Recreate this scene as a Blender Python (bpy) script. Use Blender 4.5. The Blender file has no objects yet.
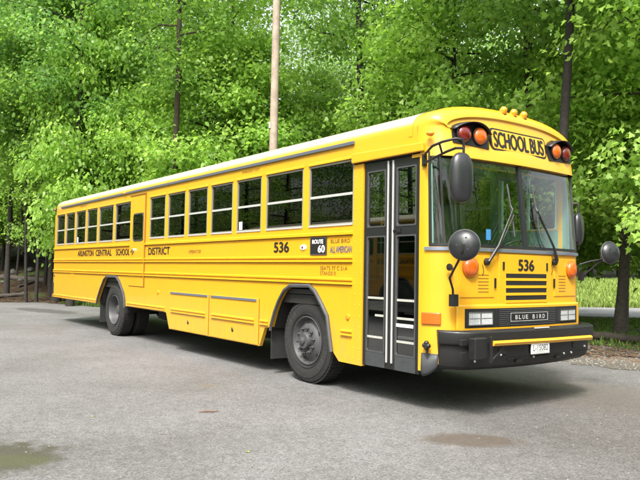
import bpy, bmesh, math, random
import numpy as np
from mathutils import Vector, Matrix
PI = math.pi
scene = bpy.context.scene
col = scene.collection
random.seed(7); rng = np.random.default_rng(11)

# ------------------------------------------------------------------ camera, sky, sun, exposure
CAM = Vector((4.4751, -4.8522, 1.4007)); YAW = 0.93199; PITCH = 0.0448; ROLL = 0.0166; FPX = 675.55
fw = Vector((-math.sin(YAW)*math.cos(PITCH), math.cos(YAW)*math.cos(PITCH), math.sin(PITCH)))
rt = Vector((math.cos(YAW), math.sin(YAW), 0)); up = rt.cross(fw)
rt, up = math.cos(ROLL)*rt + math.sin(ROLL)*up, -math.sin(ROLL)*rt + math.cos(ROLL)*up
cam_d = bpy.data.cameras.new('camera'); cam = bpy.data.objects.new('camera', cam_d); col.objects.link(cam)
m = Matrix((rt, up, -fw)).transposed().to_4x4(); m.translation = CAM; cam.matrix_world = m
cam_d.sensor_width = 36; cam_d.lens = 36*FPX/640; cam_d.clip_start = .05; cam_d.clip_end = 800
scene.camera = cam

SUN_DIR = Vector((.50, -.62, 1.02)).normalized()       # towards the sun
world = bpy.data.worlds.new('World'); scene.world = world; world.use_nodes = True
wn = world.node_tree; bg = wn.nodes['Background']
sky = wn.nodes.new('ShaderNodeTexSky'); sky.sky_type = 'NISHITA'; sky.sun_disc = False
sky.sun_elevation = math.asin(SUN_DIR.z); sky.sun_rotation = math.atan2(SUN_DIR.x, SUN_DIR.y)
sky.dust_density = 6; sky.air_density = 1.2; sky.ozone_density = 1
hs = wn.nodes.new('ShaderNodeHueSaturation'); hs.inputs['Saturation'].default_value = .28; hs.inputs['Value'].default_value = 1.0
wn.links.new(sky.outputs[0], hs.inputs['Color']); wn.links.new(hs.outputs[0], bg.inputs['Color'])
bg.inputs['Strength'].default_value = 0.15
sl = bpy.data.lights.new('sun', 'SUN'); sun = bpy.data.objects.new('sun', sl); col.objects.link(sun)
sl.energy = 2.3; sl.angle = math.radians(10); sl.color = (1, .95, .86)
sun.rotation_euler = (-SUN_DIR).to_track_quat('-Z', 'Y').to_euler()
scene.view_settings.view_transform = 'Standard'; scene.view_settings.look = 'None'
scene.view_settings.exposure = 1.42; scene.view_settings.gamma = 1
scene.render.engine = 'CYCLES'
scene.cycles.max_bounces = 7; scene.cycles.transparent_max_bounces = 12; scene.cycles.transmission_bounces = 3
scene.cycles.diffuse_bounces = 4; scene.cycles.glossy_bounces = 3

# ------------------------------------------------------------------ helpers
def tag(o, label=None, cat=None, group=None, kind=None):
    if label: o['label'] = label
    if cat: o['category'] = cat
    if group: o['group'] = group
    if kind: o['kind'] = kind
    return o

def empty(name, loc, label, cat, group=None, rz=0):
    o = bpy.data.objects.new(name, None); col.objects.link(o); o.location = loc; o.rotation_euler.z = rz
    o.empty_display_size = .2
    return tag(o, label, cat, group)

def link(name, me, mat, parent=None, smooth=False):
    o = bpy.data.objects.new(name, me); col.objects.link(o)
    if mat is not None:
        for mm in (mat if isinstance(mat, (list, tuple)) else [mat]): me.materials.append(mm)
    if parent is not None: o.parent = parent
    if smooth: me.polygons.foreach_set('use_smooth', [True]*len(me.polygons))
    return o

class MB:
    """collects shapes into one mesh"""
    def __init__(s): s.v = []; s.f = []; s.m = []; s.mi = 0
    def add(s, vs, fs):
        n = len(s.v); s.v += [tuple(map(float, q)) for q in vs]
        for f in fs: s.f.append([n+i for i in f]); s.m.append(s.mi)
        return s
    def box(s, x0, x1, y0, y1, z0, z1):
        if x0 > x1: x0, x1 = x1, x0
        if y0 > y1: y0, y1 = y1, y0
        if z0 > z1: z0, z1 = z1, z0
        return s.add([(x0,y0,z0),(x1,y0,z0),(x1,y1,z0),(x0,y1,z0),(x0,y0,z1),(x1,y0,z1),(x1,y1,z1),(x0,y1,z1)],
            [(0,3,2,1),(4,5,6,7),(0,1,5,4),(1,2,6,5),(2,3,7,6),(3,0,4,7)])
    def obox(s, c, a, b, d):
        c, a, b, d = map(Vector, (c, a, b, d))
        vs = [c+i*a+j*b+k*d for k in (-1,1) for j in (-1,1) for i in (-1,1)]
        return s.add(vs, [(0,2,3,1),(4,5,7,6),(0,1,5,4),(1,3,7,5),(3,2,6,7),(2,0,4,6)])
    def tube(s, pts, r, n=10, caps=True):
        pts = [Vector(q) for q in pts]; k = len(pts)
        rs = r if isinstance(r, (list, tuple)) else [r]*k
        t0 = (pts[1]-pts[0]).normalized(); u = t0.orthogonal().normalized(); vs = []
        for i, q in enumerate(pts):
            t = (pts[min(i+1,k-1)]-pts[max(i-1,0)]).normalized()
            u = (u - t*u.dot(t)).normalized(); w = t.cross(u)
            for j in range(n):
                a = 2*PI*j/n; vs.append(q + rs[i]*(math.cos(a)*u + math.sin(a)*w))
        fs = [(i*n+j, i*n+(j+1)%n, (i+1)*n+(j+1)%n, (i+1)*n+j) for i in range(k-1) for j in range(n)]
        if caps: fs += [tuple(range(n-1,-1,-1)), tuple(range((k-1)*n, k*n))]
        return s.add(vs, fs)
    def lathe(s, prof, M=None, n=32, close=False):
        """profile (r, h) turned about local z, placed by M"""
        M = M or Matrix(); k = len(prof); vs = []
        for r, h in prof:
            for j in range(n):
                a = 2*PI*j/n; vs.append(M @ Vector((r*math.cos(a), r*math.sin(a), h)))
        fs = [(i*n+j, i*n+(j+1)%n, (i+1)*n+(j+1)%n, (i+1)*n+j) for i in range(k-1) for j in range(n)]
        if prof[0][0] > 1e-4 and close: fs.append(tuple(range(n-1,-1,-1)))
        if prof[-1][0] > 1e-4 and close: fs.append(tuple(range((k-1)*n, k*n)))
        return s.add(vs, fs)
    def pane(s, x0, x1, y, z0, z1, sg=-1):
        v = [(x0,y,z0),(x1,y,z0),(x1,y,z1),(x0,y,z1)]
        return s.add(v, [(0,1,2,3) if sg < 0 else (3,2,1,0)])
    def prism(s, poly, y0, y1):
        """(x, z) polygon given counter-clockwise seen from -y, extruded between y0 < y1"""
        n = len(poly)
        vs = [(a, y0, b) for a, b in poly] + [(a, y1, b) for a, b in poly]
        return s.add(vs, [tuple(range(n)), tuple(range(2*n-1, n-1, -1))] + [(i, n+i, n+(i+1)%n, (i+1)%n) for i in range(n)])
    def grid(s, P):
        """P[i][j] points"""
        a, b = len(P), len(P[0])
        return s.add([q for row in P for q in row], [(i*b+j, i*b+j+1, (i+1)*b+j+1, (i+1)*b+j) for i in range(a-1) for j in range(b-1)])
    def mesh(s, name):
        me = bpy.data.meshes.new(name); me.from_pydata(s.v, [], s.f); me.update(); me.validate()
        if any(s.m): me.polygons.foreach_set('material_index', s.m[:len(me.polygons)])
        return me
    def build(s, name, mat, parent=None, smooth=False, bevel=0, seg=2, fix=True, ang=35, solid=0):
        me = s.mesh(name)
        if fix:
            bm = bmesh.new(); bm.from_mesh(me); bmesh.ops.remove_doubles(bm, verts=bm.verts, dist=1e-5)
            bmesh.ops.recalc_face_normals(bm, faces=bm.faces); bm.to_mesh(me); bm.free()
        o = link(name, me, mat, parent)
        if solid:
            md = o.modifiers.new('solid', 'SOLIDIFY'); md.thickness = solid; md.offset = -1
        if bevel:
            md = o.modifiers.new('bevel', 'BEVEL'); md.width = bevel; md.segments = seg; md.limit_method = 'ANGLE'; md.angle_limit = math.radians(40)
            md.harden_normals = False
        if smooth:
            me.polygons.foreach_set('use_smooth', [True]*len(me.polygons))
            me.set_sharp_from_angle(angle=math.radians(ang))
        return o

def dup_part(o, parent, M=None):
    """copy a part and its sub-parts under parent; M moves it in the parent's frame"""
    c = o.copy(); col.objects.link(c); c.parent = parent
    if M is not None: c.matrix_local = M @ o.matrix_local
    for ch in o.children:
        d = ch.copy(); col.objects.link(d); d.parent = c
    return c

def text_mesh(body, w, h, M, name, mat, parent, depth=.002, bold=0.0, wordspace=1.0):
    """text scaled to w x h, its lower left corner at M's origin, in M's xy plane"""
    cu = bpy.data.curves.new('t', 'FONT'); cu.body = body; cu.size = 1; cu.extrude = 0; cu.space_word = wordspace
    ob = bpy.data.objects.new('t', cu); col.objects.link(ob)
    dg = bpy.context.evaluated_depsgraph_get(); dg.update()
    me = bpy.data.meshes.new_from_object(ob.evaluated_get(dg)); bpy.data.objects.remove(ob); bpy.data.curves.remove(cu)
    n = len(me.vertices); co = np.empty(n*3); me.vertices.foreach_get('co', co); co = co.reshape(-1, 3)
    mn, mx = co.min(0), co.max(0)
    co[:, 0] = (co[:, 0]-mn[0])/(mx[0]-mn[0])*w; co[:, 1] = (co[:, 1]-mn[1])/(mx[1]-mn[1])*h; co[:, 2] = 0
    me.vertices.foreach_set('co', co.ravel()); me.update()
    if bold:
        bm = bmesh.new(); k = 0; d = bold*h
        for dx, dy in ((0,0),(d,0),(-d,0),(0,d*.6),(0,-d*.6)):
            c = me.copy(); c.transform(Matrix.Translation((dx, dy, k*.00025))); bm.from_mesh(c); bpy.data.meshes.remove(c); k += 1
        bm.to_mesh(me); bm.free()
    me.transform(M); me.update(); me.name = name
    return link(name, me, mat, parent)
SIDE = lambda x, z, y=-.004: Matrix.Translation((x, y, z)) @ Matrix.Rotation(PI/2, 4, 'X')
def FRONT(yc, z, x): # text reading along +y on a face looking +x
    return Matrix(((0,0,1,x),(1,0,0,yc+1.22),(0,1,0,z),(0,0,0,1)))

# ------------------------------------------------------------------ materials
def mat(name, color, rough=.5, metal=0, coat=0, spec=.5, noise=0, nscale=8, bump=0, bscale=40, alpha=1, emit=None, noise2=None):
    m = bpy.data.materials.new(name); m.use_nodes = True; nt = m.node_tree; b = nt.nodes['Principled BSDF']
    b.inputs['Base Color'].default_value = (*color, 1); b.inputs['Roughness'].default_value = rough
    b.inputs['Metallic'].default_value = metal; b.inputs['Coat Weight'].default_value = coat
    b.inputs['Coat Roughness'].default_value = .08; b.inputs['Specular IOR Level'].default_value = spec
    if noise or bump:
        tc = nt.nodes.new('ShaderNodeTexCoord')
    if noise:
        n = nt.nodes.new('ShaderNodeTexNoise'); n.inputs['Scale'].default_value = nscale; n.inputs['Detail'].default_value = 6; n.inputs['Roughness'].default_value = .65
        nt.links.new(tc.outputs['Object'], n.inputs['Vector'])
        r = nt.nodes.new('ShaderNodeValToRGB'); r.color_ramp.elements[0].position = .3; r.color_ramp.elements[1].position = .75
        d = noise2 or tuple(c*(1-noise) for c in color)
        r.color_ramp.elements[0].color = (*d, 1); r.color_ramp.elements[1].color = (*color, 1)
        nt.links.new(n.outputs['Fac'], r.inputs[0]); nt.links.new(r.outputs[0], b.inputs['Base Color'])
        mr = nt.nodes.new('ShaderNodeMapRange'); mr.inputs['To Min'].default_value = min(1, rough*1.35); mr.inputs['To Max'].default_value = rough*.8
        nt.links.new(n.outputs['Fac'], mr.inputs[0]); nt.links.new(mr.outputs[0], b.inputs['Roughness'])
    if bump:
        n = nt.nodes.new('ShaderNodeTexNoise'); n.inputs['Scale'].default_value = bscale; n.inputs['Detail'].default_value = 3
        nt.links.new(tc.outputs['Object'], n.inputs['Vector'])
        bp = nt.nodes.new('ShaderNodeBump'); bp.inputs['Strength'].default_value = bump; bp.inputs['Distance'].default_value = .01
        nt.links.new(n.outputs['Fac'], bp.inputs['Height']); nt.links.new(bp.outputs[0], b.inputs['Normal'])
    if emit:
        b.inputs['Emission Color'].default_value = (*emit[0], 1); b.inputs['Emission Strength'].default_value = emit[1]
    return m

def glass(name, tint, gain=1.6, rough=.01, ior=1.5):
    """thin pane: tinted transparency with a mirror-like coat by fresnel"""
    m = bpy.data.materials.new(name); m.use_nodes = True; nt = m.node_tree; nt.nodes.clear()
    out = nt.nodes.new('ShaderNodeOutputMaterial'); mx = nt.nodes.new('ShaderNodeMixShader')
    tr = nt.nodes.new('ShaderNodeBsdfTransparent'); tr.inputs[0].default_value = (*tint, 1)
    gl = nt.nodes.new('ShaderNodeBsdfGlossy'); gl.inputs['Roughness'].default_value = rough; gl.inputs['Color'].default_value = (1,1,1,1)
    fr = nt.nodes.new('ShaderNodeFresnel'); fr.inputs['IOR'].default_value = ior
    ge = nt.nodes.new('ShaderNodeNewGeometry')   # fresnel from either side of a thin pane
    bf = nt.nodes.new('ShaderNodeMath'); bf.operation = 'SUBTRACT'; bf.inputs[0].default_value = 1; nt.links.new(ge.outputs['Backfacing'], bf.inputs[1])
    fm = nt.nodes.new('ShaderNodeMath'); fm.operation = 'MULTIPLY'; nt.links.new(fr.outputs[0], fm.inputs[0]); nt.links.new(bf.outputs[0], fm.inputs[1])
    fk = nt.nodes.new('ShaderNodeMath'); fk.operation = 'MULTIPLY'; fk.use_clamp = True; fk.inputs[1].default_value = gain; nt.links.new(fm.outputs[0], fk.inputs[0])
    nt.links.new(fk.outputs[0], mx.inputs[0]); nt.links.new(tr.outputs[0], mx.inputs[1]); nt.links.new(gl.outputs[0], mx.inputs[2])
    nt.links.new(mx.outputs[0], out.inputs['Surface'])
    return m

YEL = (.66, .325, .008)
M = dict(
    yellow=mat('bus_yellow', YEL, .38, coat=.6, noise=.05, nscale=1.4),
    roof=None,
    yellow_rail=mat('rail_yellow', (.68, .34, .010), .35, coat=.5),
    brown=mat('seam_and_rail_shadow', (.25, .10, .01), .6),
    dark=mat('black_paint', (.012, .012, .013), .42, noise=.3, nscale=6),
    bump=mat('bumper_black', (.007, .007, .008), .5, coat=.1, noise=.35, nscale=5),
    rubber=mat('tyre_rubber', (.019, .0185, .018), .85, noise=.35, nscale=9, bump=.3, bscale=60),
    flap=mat('flap_rubber', (.02, .02, .02), .8, noise=.4, nscale=4),
    grey=mat('fender_rubber', (.055, .056, .060), .55, noise=.35, nscale=7),
    rim=mat('rim_grey', (.085,.085,.09), .5, metal=.2, noise=.4, nscale=9),
    silver=mat('window_aluminium', (.50, .50, .50), .42, metal=.35),
    frame=mat('window_frame_dull', (.20, .19, .15), .5, metal=.2),
    white=mat('white_trim', (.78, .78, .76), .5),
    chrome=mat('chrome', (.75, .75, .77), .12, metal=1),
    blueg=mat('drip_rail', (.10, .115, .15), .4, metal=.2),
    bluestrip=mat('hinge_steel', (.30, .34, .44), .3, metal=.75),
    letter=mat('black_lettering', (.01, .01, .01), .5),
    letterg=mat('faded_brown_lettering', (.10, .055, .015), .6),
    letterblue=mat('faded_blue_lettering', (.10, .10, .13), .6),
    amber=mat('amber_lens', (.62, .115, .006), .18, coat=.8, noise=.3, nscale=60),
    amber_small=mat('amber_marker_lens', (.88, .25, .008), .2, coat=.6),
    red=mat('red_lens', (.17, .006, .004), .16, coat=.9, noise=.4, nscale=50),
    lamp=mat('headlight_glass', (.72, .75, .76), .12, metal=.25, noise=.25, nscale=30, coat=1),
    interior=mat('interior_teal', (.16, .30, .26), .6, noise=.2, nscale=4),
    inlight=mat('interior_pillar', (.42, .60, .54), .6),
    floor=mat('bus_floor', (.03, .03, .03), .8),
    under=mat('underbody', (.012, .011, .010), .9),
    seat=mat('seat_vinyl', (.05, .07, .06), .5),
    door=mat('door_frame_grey', (.011,.012,.013), .42, noise=.3, nscale=5),
    kick=mat('door_kick_grey', (.048, .052, .058), .5, noise=.35, nscale=9),
    gwin=glass('dark_tinted_glass', (.045, .055, .045), .95),
    gdoor=glass('door_glass', (.55, .58, .56), 3.2),
    gwind=glass('windshield_glass', (.84, .94, .90), 1.7),
    mirror_back=mat('mirror_housing', (.017, .018, .021), .30, noise=.3, nscale=9, coat=.2),
    mirror_face=mat('mirror_face', (.6, .62, .65), .04, metal=1),
    tape=mat('pale_tape', (.42,.42,.38), .5, noise=.3, nscale=30),
    plate=mat('plate_white', (.75, .77, .76), .45),
    paperblue=mat('blue_paper', (.05, .22, .55), .6),
)

def grime(m):
    nt = m.node_tree; b = nt.nodes['Principled BSDF']; L = nt.links.new; N = nt.nodes.new
    src = b.inputs['Base Color'].links[0].from_socket
    tc = N('ShaderNodeTexCoord'); sp = N('ShaderNodeSeparateXYZ'); L(tc.outputs['Object'], sp.inputs[0])
    mp = N('ShaderNodeMapping'); mp.inputs['Scale'].default_value = (1, 1, .25); L(tc.outputs['Object'], mp.inputs['Vector'])
    n = N('ShaderNodeTexNoise'); n.inputs['Scale'].default_value = 9; n.inputs['Detail'].default_value = 8; n.inputs['Roughness'].default_value = .7; L(mp.outputs[0], n.inputs['Vector'])
    mr = N('ShaderNodeMapRange'); mr.inputs['From Min'].default_value = .34; mr.inputs['From Max'].default_value = 1.0; mr.inputs['To Min'].default_value = .55; mr.inputs['To Max'].default_value = .06; L(sp.outputs['Z'], mr.inputs[0])
    r = N('ShaderNodeMapRange'); r.inputs['From Min'].default_value = .42; r.inputs['From Max'].default_value = .75; L(n.outputs['Fac'], r.inputs[0])
    mu = N('ShaderNodeMath'); mu.operation = 'MULTIPLY'; L(mr.outputs[0], mu.inputs[0]); L(r.outputs[0], mu.inputs[1])
    mx = N('ShaderNodeMix'); mx.data_type = 'RGBA'; mx.inputs['B'].default_value = (.30,.21,.09,1); L(mu.outputs[0], mx.inputs['Factor']); L(src, mx.inputs['A']); L(mx.outputs['Result'], b.inputs['Base Color'])
    n2 = N('ShaderNodeTexNoise'); n2.inputs['Scale'].default_value = 1.6; n2.inputs['Detail'].default_value = 1; L(tc.outputs['Object'], n2.inputs['Vector'])
    bp = N('ShaderNodeBump'); bp.inputs['Strength'].default_value = .25; bp.inputs['Distance'].default_value = .03; L(n2.outputs['Fac'], bp.inputs['Height']); L(bp.outputs[0], b.inputs['Normal'])
grime(M['yellow'])
def roof_paint():
    m = M['yellow'].copy(); m.name = 'white_topped_roof_paint'; nt = m.node_tree; b = nt.nodes['Principled BSDF']
    src = b.inputs['Base Color'].links[0].from_socket
    tc = nt.nodes.new('ShaderNodeTexCoord'); sp = nt.nodes.new('ShaderNodeSeparateXYZ'); nt.links.new(tc.outputs['Object'], sp.inputs[0])
    mr = nt.nodes.new('ShaderNodeMapRange'); mr.inputs['From Min'].default_value = 2.905; mr.inputs['From Max'].default_value = 2.975; nt.links.new(sp.outputs['Z'], mr.inputs[0])
    mx = nt.nodes.new('ShaderNodeMix'); mx.data_type = 'RGBA'; mx.inputs['B'].default_value = (.66,.60,.44,1)
    nt.links.new(mr.outputs[0], mx.inputs['Factor']); nt.links.new(src, mx.inputs['A']); nt.links.new(mx.outputs['Result'], b.inputs['Base Color'])
    return m
M['roof'] = roof_paint()
# ================================================================== THE BUS
W = 2.44; R0 = .303; XC = -.354; B = .0873
bus = empty('school_bus', (0,0,0), 'long yellow flat-nosed school bus with black lettering and black bumper parked on the grey lot', 'school bus')

def P(s, off=0.0):
    """plan of the nose: s along the skin from the centre, returns (x, yc)"""
    sg = 1 if s >= 0 else -1; a = abs(s); al = math.radians(6.3)
    L = R0*(PI/2-al)
    if a <= .95:
        x = -B*(a/1.22)**2; y = a; nx, ny = 1, 2*B*a/1.22**2; l = math.hypot(nx, ny); nx /= l; ny /= l
    elif a <= .95+L:
        t = al+(a-.95)/R0; x = XC + R0*math.cos(t); y = 1.22-R0 + R0*math.sin(t); nx, ny = math.cos(t), math.sin(t)
    else:
        x = XC-(a-.95-L); y = 1.22; nx, ny = 0, 1
    return x+nx*off, sg*(y+ny*off)
SMAX = .95 + R0*(PI/2-math.radians(6.3))
def lean(z, s=0):
    w = min(1, max(0, (1.36-abs(s))/.30))
    return -.10*w*min(1.1, max(0, (z-1.64)/.94))
def PZ(s, z, off=0.0):
    x, y = P(s, off); return (x+lean(z, s), y+1.22, z)
def strip(mb, s0, s1, z0, z1, off, n=14, nz=1, thick=.012):
    """curved panel standing proud of the nose by off"""
    f = [[PZ(s0+(s1-s0)*i/n, z0+(z1-z0)*j/nz, off) for i in range(n+1)] for j in range(nz+1)]
    b = [[PZ(s0+(s1-s0)*i/n, z0+(z1-z0)*j/nz, off-thick) for i in range(n+1)] for j in range(nz+1)]
    mb.grid(f); mb.grid([r[::-1] for r in b])
    mb.grid([f[0][::-1], b[0][::-1]]); mb.grid([f[-1], b[-1]])
    mb.grid([[r[0] for r in f], [r[0] for r in b]]); mb.grid([[r[-1] for r in b], [r[-1] for r in f]])
    return mb

# --- window positions along the sides
WZ0, WZ1, WM = 1.926, 2.672, 2.286
X = -1.4326; GAP = .1344; wins = []
for k in 'AA' 'NNNNN' 'D' 'AA' 'NNNN':
    w = dict(A=.8594, N=.6634, D=.6569)[k]
    wins.append((X-w, X, k)); X -= w+GAP
XR = -13.44
DOOR = (-8.235, -7.462)

def side_wall(mir):
    """outer skin of one side between the skirt and the roof, with real openings"""
    mb = MB(); Y = (lambda q: W-q) if mir else (lambda q: q)
    rear_arch = [(-10.05,.61),(-9.99,.73),(-9.82,.93),(-9.61,1.144),(-9.45,1.2),(-8.89,1.205),(-8.72,1.12),(-8.46,.893),(-8.40,.78),(-8.37,.64)]
    front_arch = [(-3.11,.64),(-3.024,.844),(-2.93,1.0),(-2.811,1.13),(-2.66,1.2),(-2.23,1.21),(-2.11,1.144),(-1.97,1.0),(-1.856,.858),(-1.80,.61),(-1.76,.45)]
    x1 = -1.262 if not mir else -.354
    low = [(XR,.615),(-10.06,.605)]+rear_arch+[(-6.47,.635),(-6.33,.362),(-3.40,.362),(-3.27,.62)]+front_arch+[(-1.66,.36),(x1,.355),(x1,WZ0)]
    if not mir:
        low += [(DOOR[1],WZ0),(DOOR[1],1.045),(DOOR[0],1.045),(DOOR[0],WZ0)]
    low += [(XR,WZ0)]
    T = .05
    polys = [low]
    # pillars, their feet on the sill
    edges = [(XR, wins[-1][0])]+[(wins[i+1][1], wins[i][0]) for i in range(len(wins)-1)]+([(wins[0][1], x1)] if not mir else [(wins[0][1], -1.30), (-.42, x1)])
    for i, (a, b) in enumerate(edges[1:-1]):
        pass
    ed = []
    for a, b in edges:
        if not mir:
            # beside the emergency door the pillars stop at its frame
            if abs(a-wins[7][1]) < .01: a = DOOR[1]
            if abs(b-wins[7][0]) < .01: b = DOOR[0]
        ed.append((a, b))
    for a, b in ed:
        if b > a: polys.append([(a,WZ0),(b,WZ0),(b,WZ1+.02),(a,WZ1+.02)])
    for pl in polys:
        n = len(pl)
        a = [(x, Y(0), z) for x, z in pl]; b = [(x, Y(T), z) for x, z in pl]
        fs = [tuple(range(n)), tuple(range(2*n-1,n-1,-1))] + [(i, n+i, n+(i+1)%n, (i+1)%n) for i in range(n)]
        if mir: fs = [f[::-1] for f in fs]
        mb.add(a+b, fs)
    return mb
body = MB()
for mir in (False, True):
    q = side_wall(mir); body.add(q.v, q.f)
body.box(XR, XR+.05, .05, W-.05, .615, 2.69)          # rear wall
# nose skin below the windshield, and its two corner posts
def skin(mb, s0, s1, z0, z1, n, nz):
    strip(mb, s0, s1, z0, z1, 0, n, nz, .03)
skin(body, -SMAX-.03, -1.28, .42, 1.655, 6, 4); skin(body, -1.28, SMAX, .50, 1.655, 54, 4)
skin(body, -SMAX-.03, -1.29, 1.655, 2.61, 6, 4)
skin(body, 1.29, SMAX, 1.655, 2.61, 6, 4)
body.box(-1.0, -.354, 2.392, W-.001, 1.93, 1.95)
o = body.build('body', M['yellow'], bus, smooth=True, fix=False, ang=30)

# --- roof and front cap
def arch(z0, H=.30, n=40, p=2.5, zb=2.87):
    pts = [(-1.22, z0)]
    if z0 < 2.68: pts.append((-1.22, 2.69))
    pts.append((-1.22, 2.79))
    for i in range(n+1):
        t = PI*(1-i/n); c, s_ = math.cos(t), math.sin(t)
        pts.append((1.22*math.copysign(abs(c)**(2/p), c), zb+H*abs(s_)**(2/p)))
    pts.append((1.22, 2.79))
    if z0 < 2.68: pts.append((1.22, 2.69))
    pts.append((1.22, z0)); return pts
def normals(pts):
    out = []
    for i in range(len(pts)):
        a = Vector(pts[max(i-1,0)]); b = Vector(pts[min(i+1,len(pts)-1)]); d = (b-a).normalized(); out.append((-d.y, d.x))
    return out
roof = MB(); A = arch(2.69); NA = normals(A)
rows = [[(x, y+1.22, z) for y, z in A] for x in (-.50, -2, -4, -6, -8, -10, -12, XR+.13)]
for t in (20, 45, 70, 88):
    th = math.radians(t); r = .13
    rows.append([(XR+.13-r*math.sin(th), y-n[0]*r*(1-math.cos(th))+1.22, z-n[1]*r*(1-math.cos(th))*(1 if z > 2.8 else 0)) for (y, z), n in zip(A, NA)])
roof.grid(rows)
last = rows[-1]; k = len(last)
roof.grid([[tuple(last[i][c]+(last[k-1-i][c]-last[i][c])*j/6 for c in range(3)) for j in range(7)] for i in range((k+1)//2)])
roof_o = roof.build('roof', M['roof'], bus, smooth=True, fix=True, ang=60)
# seams across the roof
for x in [(-.52)]+[wins[i][0]-GAP/2 for i in (1,3,5,7,9,11)]:
    s_ = MB(); ring = [(y*1.0+n[0]*.004, z+n[1]*.004) for (y, z), n in zip(A, NA)][1:-1]
    s_.grid([[(x-.03, y+1.22, z) for y, z in ring], [(x+.03, y+1.22, z) for y, z in ring]])
    s_.build('roof_bow', M['roof'], roof_o, smooth=True, fix=False, ang=60)

cap = MB(); A2 = arch(2.565); N2 = normals(A2)
def xf(y, z): return -.055 - B*(y/1.22)**2 - .09*max(0, min(1, (z-2.56)/.6))
def rr(n): a = abs(n[1]); return .24*(1-a)+.10*a
rows = [[(-.50, y+1.22, z) for y, z in A2], [(-.42, y+1.22, z) for y, z in A2]]
for t in (0, 15, 30, 45, 60, 75, 86):
    th = math.radians(t); row = []
    for (y, z), n in zip(A2, N2):
        r = rr(n); yy = y-n[0]*r*(1-math.cos(th)); zz = z-n[1]*r*(1-math.cos(th))
        row.append((xf(yy, zz)-r+r*math.sin(th), yy+1.22, zz))
    rows.append(row)
def inset(d, dx):
    row = []
    for (y, z), n in zip(A2, N2):
        r = rr(n)+d; yy = y-n[0]*r; zz = z-n[1]*r
        row.append((xf(yy, zz)+dx, yy+1.22, zz))
    return row
rows += [inset(.0, 0), inset(.025, 0), inset(.045, -.022)]
# the recess starts above the brow: keep the lowest points flush
for rw, dx in ((rows[-1], .022),):
    for i in (0, 1, len(rw)-1, len(rw)-2): rw[i] = (rw[i][0]+dx, rw[i][1], rw[i][2])
cap.grid(rows); last = rows[-1]; k = len(last)
face = []
for i in range((k+1)//2):
    a, b = last[i], last[k-1-i]; r_ = []
    for j in range(17):
        y = a[1]+(b[1]-a[1])*j/16; z = a[2]+(b[2]-a[2])*j/16
        dd = 0 if i < 2 else -.022
        r_.append((xf(y-1.22, z)+dd, y, z))
    face.append(r_)
cap.grid(face)
# underside of the brow
under_ = face[0]
cap.grid([[(-.5, y+1.22, 2.565) for y in np.linspace(-1.2, 1.2, 17)], under_])
cap_o = cap.build('front_cap', M['yellow'], bus, smooth=True, fix=True, ang=50)
# drip rails
for mir in (0, 1):
    g = MB(); y = -.028 if not mir else W+.003
    g.box(XR+.55, -1.42, y, y+.025, 2.835, 2.875)
    g.build('drip_rail', M['blueg'], bus, bevel=.004)
# white reflective painting of the roof top is the metal skin itself
# --- rub rails
def rail(mb, x0, x1, z, mir=0, double=True, h=.035):
    prof = [(-h,0),(-h+.001,.024),(-.012,.024),(-.009,.002),(.004,.002),(.010,.024),(h-.008,.024),(h,0)] if double else [(-h,0),(-h+.001,.026),(h-.010,.026),(h,0)]
    Yf = (lambda q: -q) if not mir else (lambda q: W+q)
    a = [(x0, Yf(q), z+zz) for zz, q in prof]; b = [(x1, Yf(q), z+zz) for zz, q in prof]; n = len(prof)
    fs = [(i, n+i, n+i+1, i+1) for i in range(n-1)]+[tuple(range(n)), tuple(range(2*n-1,n-1,-1))]
    mb.add(a+b, fs)
for mir in (0, 1):
    for z, dbl in ((1.835, False), (1.536, True), (1.280, True)):
        if z == 1.835: h = .022
        else: h = .038
        g = MB()
        if mir: rail(g, XR+.01, -.37, z, 1, dbl, h)
        else:
            rail(g, XR+.01, DOOR[0]-.005, z, 0, dbl, h); rail(g, DOOR[1]+.005, -1.43, z, 0, dbl, h)
        rr_o = g.build('rub_rail', M['yellow_rail'], bus)
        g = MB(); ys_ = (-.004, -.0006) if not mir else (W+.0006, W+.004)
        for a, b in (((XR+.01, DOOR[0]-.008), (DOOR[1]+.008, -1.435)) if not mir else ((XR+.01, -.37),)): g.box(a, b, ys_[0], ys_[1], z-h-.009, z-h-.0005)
        g.build('rail_shadow_line', M['brown'], rr_o)  # thin brown strip painting in the shadow line below the rail
    for x0, x1, z in ((XR+.01,-10.12,.66),(-8.30,-6.52,.69),(-3.38,-3.18,.69),(-1.62,-1.42,.70)):
        g = MB(); rail(g, x0, x1, z, mir, True, .034); g.build('rub_rail', M['yellow_rail'], bus)

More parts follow.
